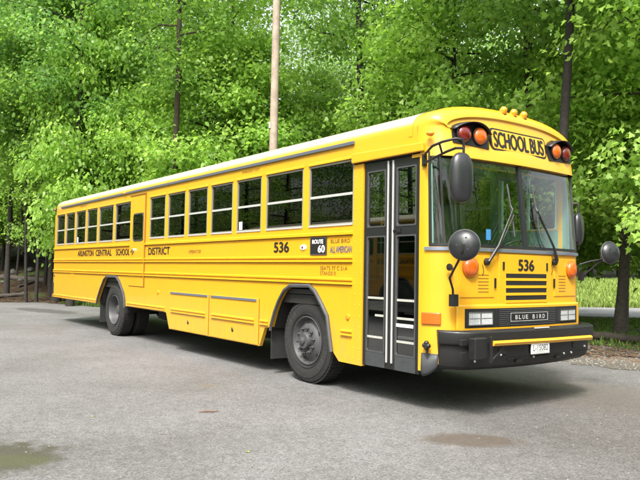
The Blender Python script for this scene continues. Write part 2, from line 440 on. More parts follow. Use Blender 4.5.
# --- side windows
def make_window(x0, x1, Y0, sg, parent, mark=None):
    """sg=-1 right side (faces -y); +1 left side"""
    f = MB(); o_ = .012*sg; t = .014
    def bx(a, b, z0, z1, p0=-.006, p1=.03): f.box(a, b, Y0-sg*p0 if False else Y0+sg*(-p1), Y0+sg*(-p0)*1.0, z0, z1)
    bx(x0, x0+t, WZ0, WZ1); bx(x1-t, x1, WZ0, WZ1)
    bx(x0+t, x1-t, WZ0, WZ0+.03); bx(x0+t, x1-t, WZ1-.022, WZ1)
    fr = f.build('window', M['frame'], parent, bevel=.003, seg=1)
    mb_ = MB(); mb_.box(x0+t, x1-t, Y0-sg*.004, Y0-sg*.030, WM-.015, WM+.015); mb_.build('meeting_rail', M['silver'], fr)
    mb_ = MB(); mb_.box(x0+.004, x1-.004, Y0+sg*.010, Y0-sg*.002, WZ0-.004, WZ0+.018); mb_.build('sill', M['silver'], fr)
    lip = MB(); lip.box(x0-.012, x1+.012, Y0, Y0+sg*.022, WZ1+.004, WZ1+.036); lip.build('drip_lip', M['yellow_rail'], fr, bevel=.006)
    p = MB(); p.pane(x0+t, x1-t, Y0-sg*.020, WM+.016, WZ1-.022, sg); p.build('pane', M['gwin'], fr, fix=False)
    p = MB(); p.pane(x0+t, x1-t, Y0-sg*.012, WZ0+.03, WM-.016, sg); p.build('pane', M['gwin'], fr, fix=False)
    if mark:
        s_ = MB(); s_.box(x0+.07, x0+.16, Y0+sg*.002-.0005, Y0+sg*.002, WZ0+.035, WZ0+.15); s_.build('sticker', M['white'], fr)
    if mark == 'blind':
        s_ = MB(); s_.box(x0+t, x1-t, Y0-sg*.022, Y0-sg*.03, WZ1-.10, WZ1-.022); s_.build('open_sash', M['silver'], fr)
for i, (a, b, k) in enumerate(wins):
    if k != 'D': make_window(a, b, 0, -1, bus, 'blind' if i == 2 else ('st' if i == 11 else None))
    make_window(a, b, W, 1, bus)
# header over the entry door
g = MB(); g.prism([(-1.430,2.612),(-.31,2.612),(-.31,2.70),(-1.430,2.725)], -.045, .0); g.build('door_header', M['yellow'], bus, bevel=.01)
g = MB(); g.box(-1.262, -.38, .0, .05, 2.60, 2.69); g.build('door_lintel', M['dark'], bus)
g = MB(); g.box(-1.43, -1.262, .0, .05, 2.60, 2.69); g.build('door_post_top', M['yellow'], bus)

# --- emergency door in the right side
g = MB(); D0, D1 = DOOR[0]+.012, DOOR[1]-.012
wx0, wx1, wz0, wz1 = -8.06, -7.56, 1.90, 2.42
# skin as four pieces round the window
g.box(D0, D1, -.012, .02, 1.045, wz0); g.box(D0, wx0, -.012, .02, wz0, wz1); g.box(wx1, D1, -.012, .02, wz0, wz1); g.box(D0, D1, -.012, .02, wz1, 2.765)
ed_ = g.build('emergency_door', M['yellow'], bus)
def rrect(x0, x1, z0, z1, r, n=6):
    out = []
    for cx, cz, a0 in ((x1-r,z0+r,-PI/2),(x1-r,z1-r,0),(x0+r,z1-r,PI/2),(x0+r,z0+r,PI)):
        for i in range(n+1): a = a0+PI/2*i/n; out.append((cx+r*math.cos(a), cz+r*math.sin(a)))
    return out
def ring(mb, outer, inner, y0, y1):
    n = len(outer)
    vs = [(a,y0,b) for a,b in outer]+[(a,y0,b) for a,b in inner]+[(a,y1,b) for a,b in outer]+[(a,y1,b) for a,b in inner]
    fs = []
    for i in range(n):
        j = (i+1)%n
        fs += [(i,j,n+j,n+i),(2*n+i,3*n+i,3*n+j,2*n+j),(i,2*n+i,2*n+j,j),(n+i,n+j,3*n+j,3*n+i)]
    mb.add(vs, fs)
g = MB(); ring(g, rrect(wx0-.006, wx1+.006, wz0-.006, wz1+.006, .09), rrect(wx0+.018, wx1-.018, wz0+.018, wz1-.018, .07), -.020, -.010)
g.build('door_window_frame', M['grey'], ed_)
g = MB(); q_ = rrect(wx0+.02, wx1-.02, wz0+.02, wz1-.02, .07); g.add([(a, -.015, b) for a, b in q_], [tuple(range(len(q_)))]); g.build('pane', M['gwin'], ed_, fix=False)
g = MB(); g.box(DOOR[1]-.02, DOOR[1]+.006, -.022, .0, 1.06, 2.76)
g.build('hinge', M['brown'], ed_)
g = MB(); g.box(DOOR[0]-.006, DOOR[0]+.006, -.002, .0, 1.03, 2.77); g.box(DOOR[0], DOOR[1], -.002, 0, 1.033, 1.040); g.box(DOOR[0]-.006, DOOR[1]+.006, -.024, 0, 2.768, 2.785); g.build('door_seal', M['brown'], ed_)
g = MB(); g.obox((-8.02,-.035,1.71),(.055,0,.03),(0,.012,0),(-.008,0,.014)); g.tube([(-8.05,-.01,1.70),(-8.05,-.04,1.70)],.022); g.build('handle', M['chrome'], ed_)
for z in (1.536, 1.280):
    g = MB(); rail(g, D0+.004, D1-.03, z, 0, True, .038)
    g.v = [(x, y-.012, zz) for x, y, zz in g.v]; g.build('rub_rail', M['yellow_rail'], ed_)

# --- luggage doors
for x0, x1, s0, s1 in ((-6.30,-4.90,-6.275,-4.93),(-4.86,-3.43,-4.805,-3.477)):
    g = MB()
    poly = [(x0+(.02 if x0<-6 else 0),.372),(x1,.372),(x1,1.0),(x0,1.0)]
    if x0 < -6: poly = [(-6.33+.02,.372),(x1,.372),(x1,1.0),(-6.40,1.0),(-6.40,.63)]
    g.prism(poly, -.009, -.0005); ld = g.build('luggage_door', M['yellow'], bus, bevel=.003)
    g = MB(); g.box(s0, s1, -.022, -.009, .962, .992); g.build('hinge', M['bluestrip'], ld)
    g = MB(); rail(g, s0+.03, s1-.05, .69, 0, True, .034); g.v = [(x, y-.009, z) for x, y, z in g.v]; g.build('rub_rail', M['yellow_rail'], ld)
    xm = (x0+x1)/2+.02; g = MB(); g.lathe([(.0,.012),(.02,.012),(.026,.0)], Matrix.Translation((xm,-.009,.52)) @ Matrix.Rotation(PI/2,4,'X'), 14); g.box(xm-.03, xm-.01, -.014, -.009, .535, .555); g.build('latch', M['dark'], ld)
    g = MB(); g.box(x1+.006, x1+.022, -.003, -.0008, .38, 1.0); g.build('door_gap', M['brown'], ld)
g = MB()
for x in (-1.475, -6.43, -8.33, -3.30): g = MB(); g.box(x-.004, x+.004, -.002, -.0004, .66 if x < -2 else .40, 1.24); g.build('panel_seam', M['yellow_rail'], bus)
g = MB()
g.box(-11.95,-11.70,-.006,0,1.16,1.24)
g.build('access_plate', M['yellow_rail'], bus)
g = MB()
for x in (-1.30, -1.395):
    z = .42
    while z < 2.55: g.lathe([(.0,.004),(.006,.003),(.008,0)], Matrix.Translation((x,-.0,z)) @ Matrix.Rotation(PI/2,4,'X'), 8); z += .12
x = -13.2
while x < -1.5:
    for z in (1.90, 1.60, 1.21, 2.79):
        if not (DOOR[0]-.1 < x < DOOR[1]+.1): g.lathe([(.0,.003),(.006,.002),(.007,0)], Matrix.Translation((x,-.0,z)) @ Matrix.Rotation(PI/2,4,'X'), 6)
    x += .2
g.build('rivets', M['yellow_rail'], bus)['kind'] = 'stuff'

# --- entry door: two leaves
def leaf(x0, x1, hinge_left):
    Y0, Y1 = .012, .05; z0, z1 = .375, 2.595; t = .052
    g = MB()
    g.box(x0, x0+t, Y0, Y1, z0, z1); g.box(x1-t, x1, Y0, Y1, z0, z1)
    for a, b in ((2.50,z1),(1.785,1.875)): g.box(x0+t, x1-t, Y0, Y1, a, b)
    lf = g.build('door_leaf', M['door'], bus, bevel=.004)
    g = MB(); g.box(x0+t, x1-t, Y0-.002, Y1-.005, z0, .525); g.build('kick_panel', M['kick'], lf, bevel=.003)
    # rubber glazing beads and glass
    for a, b in ((.525,1.785),(1.875,2.50)):
        g = MB(); ring(g, rrect(x0+t, x1-t, a, b, .012, 2), rrect(x0+t+.016, x1-t-.016, a+.016, b-.016, .02, 2), Y0-.004, Y0+.02); g.build('glazing_bead', M['grey'], lf)
        g = MB(); g.pane(x0+t+.014, x1-t-.014, Y0+.012, a+.014, b-.014); g.build('pane', M['gdoor'], lf, fix=False)
    return lf
def tapes():
    for lf, a, b, z in ((l1,-1.19,-.915,1.112),(l1,-1.065,-.93,.925),(l1,-1.19,-.94,.69),(l2,-.735,-.42,1.104),(l2,-.74,-.42,.915),(l2,-.74,-.43,.675)):
        g = MB(); g.box(a, b, .021, .0235, z-.012, z+.012); g.build('tape_strip', M['tape'], lf)
l1 = leaf(-1.256, -.845, True); l2 = leaf(-.790, -.386, False)
g = MB(); g.box(-.842, -.793, .016, .045, .375, 2.595); g.build('door_seal', M['dark'], bus)
g = MB(); g.box(-.866, -.848, -.004, .012, .44, 2.58); g.build('edge_strip', M['silver'], l1, bevel=.003)
g = MB(); g.box(-.789, -.770, -.004, .012, .44, 2.58); g.build('edge_strip', M['silver'], l2, bevel=.003)
g = MB(); g.box(-.72,-.66,.0,.012,1.81,1.85); g.lathe([(.0,.02),(.012,.018),(.014,0)], Matrix.Translation((-.755,.012,1.83)) @ Matrix.Rotation(PI/2,4,'X'), 10); g.build('lock', M['dark'], l2)
g = MB(); g.box(-.72, -.47, .0125, .014, .828, .862); st = g.build('sticker', M['white'], l2)
tapes()
text_mesh('Watch Your Step', .21, .02, SIDE(-.70, .835, .0117), 'lettering', M['letter'], st)
# stairwell
g = MB()
for i, (y0, y1, z) in enumerate(((.06,.36,.42),(.36,.64,.68),(.64,.92,.92))):
    g.box(-1.25, -.40, y0, y1, z-.04, z); g.box(-1.25, -.40, y1, y1+.01, z, z+.25)
g.box(-1.27,-1.25,.06,.95,.4,1.3); g.box(-.40,-.38,.06,.95,.4,1.3)
stairs = g.build('stairwell', M['door'], bus)
for (y, z) in ((.355,.68),(.635,.92),(.915,1.16)):
    g = MB(); g.box(-1.22, -.42, y-.03, y-.003, z-.012, z+.012); g.build('step_nosing', M['white'], stairs)

# --- interior
g = MB(); g.box(XR+.06, -1.28, .06, W-.06, 1.10, 1.16); g.box(-1.28, -.16, .95, W-.06, 1.10, 1.16); g.build('cabin_floor', M['floor'], bus)
g = MB(); g.box(XR+.1, -.6, .12, W-.12, 2.74, 2.76); g.build('ceiling_panel', M['interior'], bus)
g = MB()
pr_ = [(-.50,1.16),(-.10,1.16),(-.12,1.62),(-.20,1.66),(-.42,1.62),(-.52,1.40)]
g.prism(pr_, .55, W-.28); dash = g.build('dashboard', M['inlight'], bus, bevel=.03, seg=3)
g = MB(); g.box(-.40,-.25,1.5,1.95,1.63,1.74); g.build('gauge_hood', M['dark'], dash, bevel=.03)
g = MB(); Mx = Matrix.Translation((-.62,1.72,1.66)) @ Matrix.Rotation(math.radians(-35),4,'Y')
ringp = [(Mx @ Vector((.22*math.cos(a), .22*math.sin(a), 0))) for a in np.linspace(0, 2*PI, 33)]
g.tube(ringp, .014, 8, False)
for a in (0, 2.1, 4.2): g.tube([Mx @ Vector((0,0,-.03)), Mx @ Vector((.22*math.cos(a), .22*math.sin(a), 0))], .010, 6)
g.tube([Mx @ Vector((0,0,-.02)), (-.40,1.72,1.42)], .03, 10); g.build('steering_wheel', M['dark'], bus, smooth=True)
g = MB(); g.box(-1.55,-1.05,1.45,1.97,1.55,1.68); g.box(-1.60,-1.48,1.45,1.97,1.66,2.28); g.box(-1.45,-1.15,1.55,1.87,1.16,1.55); g.build('driver_seat', M['seat'], bus, bevel=.05, seg=3)
g = MB(); g.box(-1.75,-1.72,.10,.95,1.16,2.0); g.box(-1.80,-1.77,1.35,W-.08,1.16,2.05); g.build('crash_barrier', M['seat'], bus, bevel=.02)
for i, (a, b, k) in enumerate(wins):
    pass
sx = -2.3
ns = 0
while sx > -13.0:
    g = MB()
    for y0 in (.10, 1.42):
        g.box(sx-.42, sx, y0, y0+.92, 1.48, 1.60); g.box(sx-.50, sx-.40, y0, y0+.92, 1.48, 2.10); g.box(sx-.3, sx-.1, y0+.1, y0+.2, 1.16, 1.48)
    g.build('bench_seat', M['seat'], bus, bevel=.03); sx -= .80
g = MB(); g.tube([(-1.3,.30,1.2),(-1.3,.30,2.1),(-1.0,.30,2.4),(-.6,.28,2.3),(-.48,.2,1.6)], .014, 8); g.build('grab_rail', M['chrome'], bus, smooth=True)
g = MB(); g.pane(-1.27, -.45, W-.02, WZ0+.03, WZ1-.02, 1); g.build('driver_window', M['gdoor'], bus, fix=False)
g = MB(); ring(g, rrect(-1.30,-.42,WZ0,WZ1,.03,3), rrect(-1.265,-.455,WZ0+.035,WZ1-.035,.03,3), W-.04, W+.004); g.box(-.87,-.84,W-.035,W-.005,WZ0+.035,WZ1-.035); g.build('driver_window_frame', M['inlight'], bus)
g = MB()
for y in (.052, W-.062):
    x1_ = -1.29 if y < 1 else -.40
    g.box(XR+.06, x1_, y, y+.01, 1.235, WZ0+.01); g.box(XR+.06, x1_, y, y+.01, WZ1, 2.80)
for a, b in [(wins[i+1][1], wins[i][0]) for i in range(len(wins)-1)]+[(wins[0][1], -1.30)]: g.box(a, b, W-.062, W-.052, WZ0+.01, WZ1)
g.box(-.60,-.58,.3,W-.3,2.60,2.74); g.build('side_lining', M['interior'], bus)
g = MB(); strip(g, -1.25, 1.25, .8, 1.60, -.035, 30, 1, .004); strip(g, 1.26, 1.44, 1.64, 2.62, -.034, 5, 3, .004); strip(g, -1.42, -1.26, 1.64, 2.62, -.034, 5, 3, .004); g.build('nose_lining', M['interior'], bus)
# --- windshield
def glassstrip(g, s0, s1, z0, z1, off, n, nz):
    g.grid([[PZ(s0+(s1-s0)*i/n, z0+(z1-z0)*j/nz, off) for i in range(n+1)] for j in range(nz+1)])
g = MB(); glassstrip(g, -1.275, -1.155, 1.685, 2.60, -.012, 5, 4); cwn = []
g.build('corner_glass', M['gwind'], bus, smooth=True, fix=False)
g = MB(); glassstrip(g, 1.155, 1.275, 1.685, 2.60, -.012, 5, 4); g.build('corner_glass', M['gwind'], bus, smooth=True, fix=False)
g = MB(); glassstrip(g, -1.13, -.028, 1.685, 2.60, -.012, 20, 4); wsh = g.build('windshield', M['gwind'], bus, smooth=True, fix=False)
g = MB(); glassstrip(g, .028, 1.13, 1.685, 2.60, -.012, 20, 4); wsh2 = g.build('windshield', M['gwind'], bus, smooth=True, fix=False)
g = MB()
for a, b in ((-1.30,-1.275),(1.275,1.30)): strip(g, a, b, 1.66, 2.61, .004, 2, 4, .03)
for a, b in ((-1.155,-1.13),(1.13,1.155),(-.028,.028)): strip(g, a, b, 1.66, 2.61, .006, 2, 4, .035)
strip(g, -1.30, 1.30, 1.660, 1.690, .004, 40, 1, .03)
g.build('windshield_frame', M['door'], bus, smooth=True)
g = MB(); strip(g, -1.30, 1.30, 2.50, 2.60, -.02, 40, 1, .003); g.build('sun_shade', M['dark'], bus)
g = MB(); strip(g, -1.34, 1.34, 1.618, 1.652, .022, 50, 1, .024); bm_ = g.build('belt_moulding', M['bluestrip'], bus, smooth=True, ang=40)
g = MB(); strip(g, -.40, -.22, 1.70, 1.82, -.05, 3, 1, .003)
# rear view mirror and rolled shade
g = MB(); g.box(-.22,-.19,1.0,1.32,2.40,2.50); g.tube([(-.2,1.16,2.48),(-.2,1.16,2.6)],.01,6); g.build('inside_mirror', M['dark'], bus, bevel=.01)
g = MB(); g.obox((-.10,.72,1.80),(.002,0,0),(0,.035,0),(0,0,.055)); g.build('blue_card', M['paperblue'], dash)

# --- front panels
g = MB(); strip(g, -.452, .452, 1.078, 1.60, .012, 14, 1, .014)
hood = g.build('grille_panel', M['yellow'], bus, smooth=True, bevel=.004)
for i in range(4):
    z1 = 1.400-.0765*i; g = MB(); strip(g, -.345, .345, z1-.047, z1, .014, 14, 1, .004); g.build('grille_slot', M['letter'], hood)
    g = MB(); strip(g, -.350, .350, z1-.0745, z1-.0475, .020, 14, 1, .009); g.build('slat_edge', M['yellow_rail'], hood)
for s_ in (-.385, .355):
    g = MB(); strip(g, s_-.012, s_+.012, 1.435, 1.520, .020, 2, 1, .010); g.build('hood_latch', M['dark'], hood)
for sg in (-1, 1):
    g = MB(); a, b = sorted((sg*.515, sg*.98)); strip(g, a, b, 1.155, 1.575, .008, 8, 1, .010)
    pn = g.build('side_panel', M['yellow'], bus, bevel=.003)
    g = MB()
    for i in range(6):
        z = 1.385-.034*i; a, b = sorted((sg*.60, sg*.745)); strip(g, a, b, z-.008, z, .011, 4, 1, .004)
    g.build('louvre', M['brown'], pn)
    g = MB(); s_ = sg*.505; strip(g, s_-.010, s_+.010, 1.25, 1.35, .018, 2, 1, .012); g.build('latch', M['dark'], pn)
text_mesh('536', .262, .115, FRONT(-.150, 1.432, .0145), 'bus_number', M['letter'], bus, bold=.07)
# headlight bezel: raised yellow surround, black panel
g = MB(); strip(g, -1.03, 1.03, .795, 1.085, .035, 30, 1, .045); bez = g.build('headlight_surround', M['yellow'], bus, smooth=True, bevel=.018, seg=3)
g = MB(); strip(g, -.945, .945, .855, 1.045, .038, 30, 1, .01); pan = g.build('headlight_panel', M['dark'], bus)
for s0 in (-.90, -.735, .575, .74):
    g = MB(); strip(g, s0, s0+.15, .885, 1.012, .046, 4, 1, .012); hl = g.build('headlight', M['lamp'], bus, bevel=.006)
    g = MB()
    for zz in (.885, 1.006): strip(g, s0-.006, s0+.156, zz-.004, zz+.006, .050, 4, 1, .016)
    for ss in (s0-.006, s0+.150): strip(g, ss, ss+.008, .885, 1.012, .050, 1, 1, .016)
    g.build('headlight_rim', M['chrome'], hl)
for s0 in (-.90, -.735, .575, .74):
    g = MB()
    for q in range(1, 7): strip(g, s0+.15*q/7-.0012, s0+.15*q/7+.0012, .890, 1.006, .0472, 1, 1, .002)
    strip(g, s0+.005, s0+.145, .944, .950, .0475, 3, 1, .002)
    g.build('headlight_fluting', M['grey'], pan)
gr = MB()
for i in range(9):
    z = .872+.0195*i; strip(gr, -.47, .47, z-.004, z+.004, .044, 14, 1, .008)
gr.build('grille_bars', M['grey'], pan)
g = MB(); strip(g, -.315, .315, .905, .995, .049, 10, 1, .008); nb = g.build('badge_plate', M['dark'], pan)
g = MB()
for a, b, c, d in ((-.315,.315,.905,.910),(-.315,.315,.990,.995),(-.315,-.310,.905,.995),(.310,.315,.905,.995)): strip(g, a, b, c, d, .0515, 8, 1, .003)
g.build('badge_border', M['silver'], nb)
for q_, ch in enumerate('BLUE BIRD'):
    if ch != ' ': text_mesh(ch, .036 if ch != 'I' else .008, .042, FRONT(-.25+q_*.058+(.014 if ch == 'I' else 0), .928, .0520), 'badge_letter', M['silver'], nb, bold=.05)
# turn signals
def disc_on(s, z, r, off, mat_, name, parent, depth=.04, n=28):
    x, y = P(s, off); x2, y2 = P(s, off+1); d = Vector((x2-x, y2-y, 0)).normalized()
    Mx = Matrix.Translation((x+lean(z, s), y+1.22, z)) @ d.to_track_quat('Z', 'Y').to_matrix().to_4x4()
    g = MB(); g.lathe([(r,0),(r,depth*.4),(r*.85,depth*.8),(r*.5,depth),(0.0001,depth*1.05)], Mx, n)
    return g.build(name, mat_, parent, smooth=True, ang=50), Mx
for sg in (-1, 1):
    t_, Mx = disc_on(sg*.86, 1.455, .095, .012, M['amber'], 'turn_signal', bus, .05)
    g = MB(); g.lathe([(.102,0),(.102,.016),(.094,.02)], Mx, 28); g.build('turn_signal_rim', M['amber'], t_, smooth=True)
    # side repeaters on the corners
    g = MB(); a, b = sorted((sg*1.17, sg*1.37)); strip(g, a, b, .885, 1.003, .020, 5, 1, .022); g.build('side_marker', M['amber'], bus, bevel=.008, smooth=True)
# --- warning lights with visor, sign, roof markers
def capx(y, z): return xf(y, z)
for sg in (-1, 1):
    ya, yb = sorted((sg*.52, sg*1.01)); n = 10
    g = MB(); pts = []
    yo, yi = sg*1.01, sg*.52
    outline = [(yo, 2.705), (yi, 2.685), (yi-sg*.01, 2.86), (yi+sg*.12, 2.935), (yo-sg*.10, 2.915), (yo, 2.82)]
    back = [(capx(y, z)-.02, y+1.22, z) for y, z in outline]; frt = [(capx(y, z)+.012, y+1.22, z) for y, z in outline]
    g.add(back+frt, [tuple(range(5,-1,-1)), tuple(range(6,12))]+[(i, (i+1)%6, 6+(i+1)%6, 6+i) for i in range(6)])
    pl = g.build('light_panel', M['dark'], bus)
    for yc, mm in ((sg*.875, 'red'), (sg*.655, 'amber')):
        zc = 2.805
        nrm = Vector((1, 2*B*yc/1.22**2, .02)).normalized()
        Mx = Matrix.Translation((capx(yc, zc)+.012, yc+1.22, zc)) @ nrm.to_track_quat('Z', 'Y').to_matrix().to_4x4()
        g = MB(); r = .088; g.lathe([(r,0),(r,.028),(r*.86,.045),(r*.5,.058),(.0001,.062)], Mx, 32); wl = g.build('warning_light', M[mm], pl, smooth=True, ang=50)
        g = MB(); g.lathe([(r+.01,0),(r+.01,.022),(r,.026)], Mx, 32); g.build('light_rim', M['dark'], wl, smooth=True)
    # visor: arched hood sticking forward over both lamps
    prof = []
    for i in range(13):
        t = i/12; y = sg*(1.025-.52*t); z = 2.79+.155*math.sin(PI*(.06+.86*t))**.55
        if t > .9: z -= .01
        prof.append((y, z))
    rows = []
    for dx, dz in ((-.03, .0), (.055, -.004), (.125, -.016)):
        rows.append([(capx(y, z)+dx*(.35+.65*math.sin(PI*(.08+.84*i/12))), y+1.22, z+dz) for i, (y, z) in enumerate(prof)])
    g = MB(); g.grid(rows); g.build('visor', M['dark'], pl, smooth=True, solid=.008, fix=True)
def capstrip(mb, outline, off, th):
    n = len(outline)
    f = [(capx(y, z)+off, y+1.22, z) for y, z in outline]; b = [(capx(y, z)+off-th, y+1.22, z) for y, z in outline]
    mb.add(f+b, [tuple(range(n)), tuple(range(2*n-1, n-1, -1))]+[(i, n+i, n+(i+1)%n, (i+1)%n) for i in range(n)])
# sign (flat board, set against the cap)
sx0 = capx(0, 2.81)-.006
def flat(outline, x, th, mb):
    n = len(outline); tl = -.15
    mb.add([(x+tl*(z-2.81), y+1.22, z) for y, z in outline]+[(x-th+tl*(z-2.81), y+1.22, z) for y, z in outline],
           [tuple(range(n)), tuple(range(2*n-1, n-1, -1))]+[(i, n+i, n+(i+1)%n, (i+1)%n) for i in range(n)])
g = MB(); flat(rrect(-.475, .475, 2.692, 2.930, .05), sx0, .03, g); sg_ = g.build('sign_board', M['dark'], bus)
g = MB(); flat(rrect(-.455, .455, 2.710, 2.912, .038), sx0+.0025, .004, g); g.build('sign_face', M['yellow_rail'], sg_)
T = FRONT(-.425, 2.727, 0); T2 = Matrix.Translation((sx0+.0045, 0, 2.81)) @ Matrix(((1,0,-.15,0),(0,1,0,0),(0,0,1,0),(0,0,0,1))) @ Matrix.Translation((0,0,-2.81)) @ T
text_mesh('SCHOOL BUS', .85, .168, T2, 'sign_lettering', M['letter'], sg_, bold=.055, wordspace=.7)
for y in (-.175, 0, .175):
    g = MB(); Mx = Matrix.Translation((-.19, y+1.22, 3.135)) @ Matrix.Rotation(.55,4,'Y')
    g.lathe([(.040,0),(.040,.04),(.030,.068),(.0001,.078)], Mx, 16); 
    mk = g.build('roof_marker', M['amber_small'], bus, smooth=True, ang=60)
    g = MB(); g.lathe([(.05,-.03),(.05,.006),(.04,.008)], Mx, 16); g.build('marker_base', M['dark'], mk)
for (x, z, mm) in ((-.23,2.78,'amber_small'), (-8.53,2.865,'amber_small'), (XR+.04,2.83,'red')):
    g = MB(); g.lathe([(.036,0),(.033,.03),(.02,.045),(.0001,.05)], Matrix.Translation((x,-.0 if x > -1 else -.02,z)) @ Matrix.Rotation(PI/2,4,'X'), 16); g.v = [(x+(q[0]-x)*1.3, q[1], z+(q[2]-z)*.8) for q in g.v]
    g.build('side_marker', M[mm], bus, smooth=True, ang=60)

# --- mirrors
def ellipsoid(c, rx, ry, rz, rot=None, n=24, m_=14, flat_back=None):
    mb = MB(); rows = []
    for i in range(m_+1):
        t = -PI/2+PI*i/m_
        row = []
        for j in range(n+1):
            a = 2*PI*j/n; v = Vector((rx*math.cos(t)*math.cos(a), ry*math.cos(t)*math.sin(a), rz*math.sin(t)))
            if flat_back is not None and v.x < flat_back: v.x = flat_back
            if rot: v = rot @ v
            row.append(tuple(Vector(c)+v))
        rows.append(row)
    mb.grid(rows); return mb
def sq(c, rx, ry, rz, p=3.0, rot=None, n=28, m_=18):
    mb = MB(); rows = []
    f = lambda q: math.copysign(abs(q)**(2/p), q)
    for i in range(m_+1):
        t = -PI/2+PI*i/m_; row = []
        for j in range(n+1):
            a = 2*PI*j/n; v = Vector((rx*math.cos(t)**(2/2.2)*math.cos(a) if math.cos(t) > 0 else 0, ry*f(math.cos(t))*f(math.sin(a)) if math.cos(t) > 1e-6 else 0, rz*f(math.sin(t))))
            if rot: v = rot @ v
            row.append(tuple(Vector(c)+v))
        rows.append(row)
    mb.grid(rows); return mb
R_ = Matrix.Rotation(math.radians(-22), 3, 'Z')
mc = Vector((.25, 1.22-1.315, 2.28))
mo = sq(mc, .062, .118, .235, 2.7, R_).build('mirror', M['mirror_back'], bus, smooth=True, ang=80)
g = MB(); mm_ = sq(mc+R_ @ Vector((-.045,0,0)), .022, .100, .212, 2.7, R_).build('mirror_glass', M['mirror_face'], mo, smooth=True, ang=80)
g = MB()
hx = lambda yc, z, x=.25: (x, yc+1.22, z)
g.tube([(-.31,-.01,2.56),(-.24,-.07,2.57),(-.02,-.20,2.60),(.10,-.19,2.625),hx(-1.36,2.645,.22),hx(-1.30,2.64),hx(-1.285,2.60),hx(-1.285,2.50)], .0125, 10)
g.tube([(-.31,-.01,2.485),(-.24,-.06,2.485),(-.08,-.12,2.50),(.10,-.13,2.54),hx(-1.36,2.555,.22),hx(-1.285,2.56)], .0125, 10)
g.tube([(.06,-.19,2.615),(.04,-.13,2.53)], .010, 8)
g.box(-.335,-.285,-.022,.0,2.46,2.58); g.build('mirror_arm', M['dark'], mo, smooth=True, ang=40)
# left-hand flat mirror
mc = Vector((-.23, 2.545, 1.955)); R2 = Matrix.Rotation(math.radians(18), 3, 'Z')
mo = sq(mc, .062, .118, .20, 2.7, R2).build('mirror', M['mirror_back'], bus, smooth=True, ang=80)
sq(mc+R2 @ Vector((-.045,0,0)), .022, .100, .178, 2.7, R2).build('mirror_glass', M['mirror_face'], mo, smooth=True, ang=80)
g = MB(); g.tube([(-.34,2.45,2.25),(-.25,2.55,2.27),(-.23,2.55,2.25),(-.23,2.545,2.12)], .0125, 10); g.tube([(-.34,2.45,1.72),(-.25,2.55,1.70),(-.23,2.55,1.71),(-.23,2.545,1.80)], .0125, 10); g.build('mirror_arm', M['dark'], mo, smooth=True, ang=40)
# convex crossover mirrors on stalks
def cross_mirror(c, rot, r, armpts, extra, brk):
    n = 28; prof = [(r,-.012),(r,.0),(r*.97,.012),(r*.8,.035),(r*.45,.055),(.0001,.06)]
    Mx = Matrix.Translation(c) @ rot
    g = MB(); g.lathe(prof, Mx, n); mo = g.build('crossover_mirror', M['mirror_back'], bus, smooth=True, ang=60)
    g = MB(); g.lathe([(r*.98,-.012),(r*.9,-.05),(r*.6,-.09),(.0001,-.11)], Mx, n); g.build('mirror_glass', M['mirror_face'], mo, smooth=True, ang=60)
    g = MB(); g.tube([Mx @ Vector((r*math.cos(a), r*math.sin(a), -.004)) for a in np.linspace(0, 2*PI, 37)], .006, 6, False); g.build('mirror_rim', M['grey'], mo, smooth=True)
    g = MB()
    for q in armpts: g.tube(q, .0115, 10)
    for a in extra: g.lathe([(.0,.006),(.009,.005),(.011,0)], Mx @ Matrix.Translation((r*.45*math.cos(a), r*.45*math.sin(a), .052)), 8)
    for b in brk: g.box(*b)
    g.build('mirror_arm', M['dark'], mo, smooth=True, ang=40)
c = Vector((.30, -.105, 1.655)); d = (CAM-c); d = Vector((d.x*.75, d.y, .5)).normalized()
rot = d.to_track_quat('Z','Y').to_matrix().to_4x4()
pt = c+d*.06
cross_mirror(c, rot, .142, [[pt, pt+Vector((0,-.01,-.06)), (.24,-.12,1.50), (.06,-.035,1.35), (.015,.06,1.24), (.01,.075,1.12)]], (1.2,3.3,5.4), [(-.03,.03,.055,.125,1.075,1.19)])
c = Vector((.20, 2.52, 1.66)); d = Vector((.3,-1,.15)).normalized(); d = Vector((.95,-.30,.12)).normalized()
rot = d.to_track_quat('Z','Y').to_matrix().to_4x4()
cross_mirror(c, rot, .13, [[c+d*.05, (.06,2.50,1.54), (-.10,2.42,1.38)], [(.12,2.515,1.585), (-.02,2.47,1.56), (-.12,2.40,1.52)]], (.6,2.6), [(-.13,-.08,2.38,2.43,1.33,1.43)])
# cab corner lamp (small black round reflector on a stub)
g = MB(); x, y = P(-1.06, .0); g.tube([(x, y+1.22, 1.44), (x+.05, y+1.15, 1.45)], .010, 8); g.lathe([(.032,0),(.036,.02),(.0001,.026)], Matrix.Translation((x+.04, y+1.145, 1.452)) @ Matrix.Rotation(PI/2,4,'X'), 14); g.build('corner_lamp', M['dark'], bus, smooth=True)

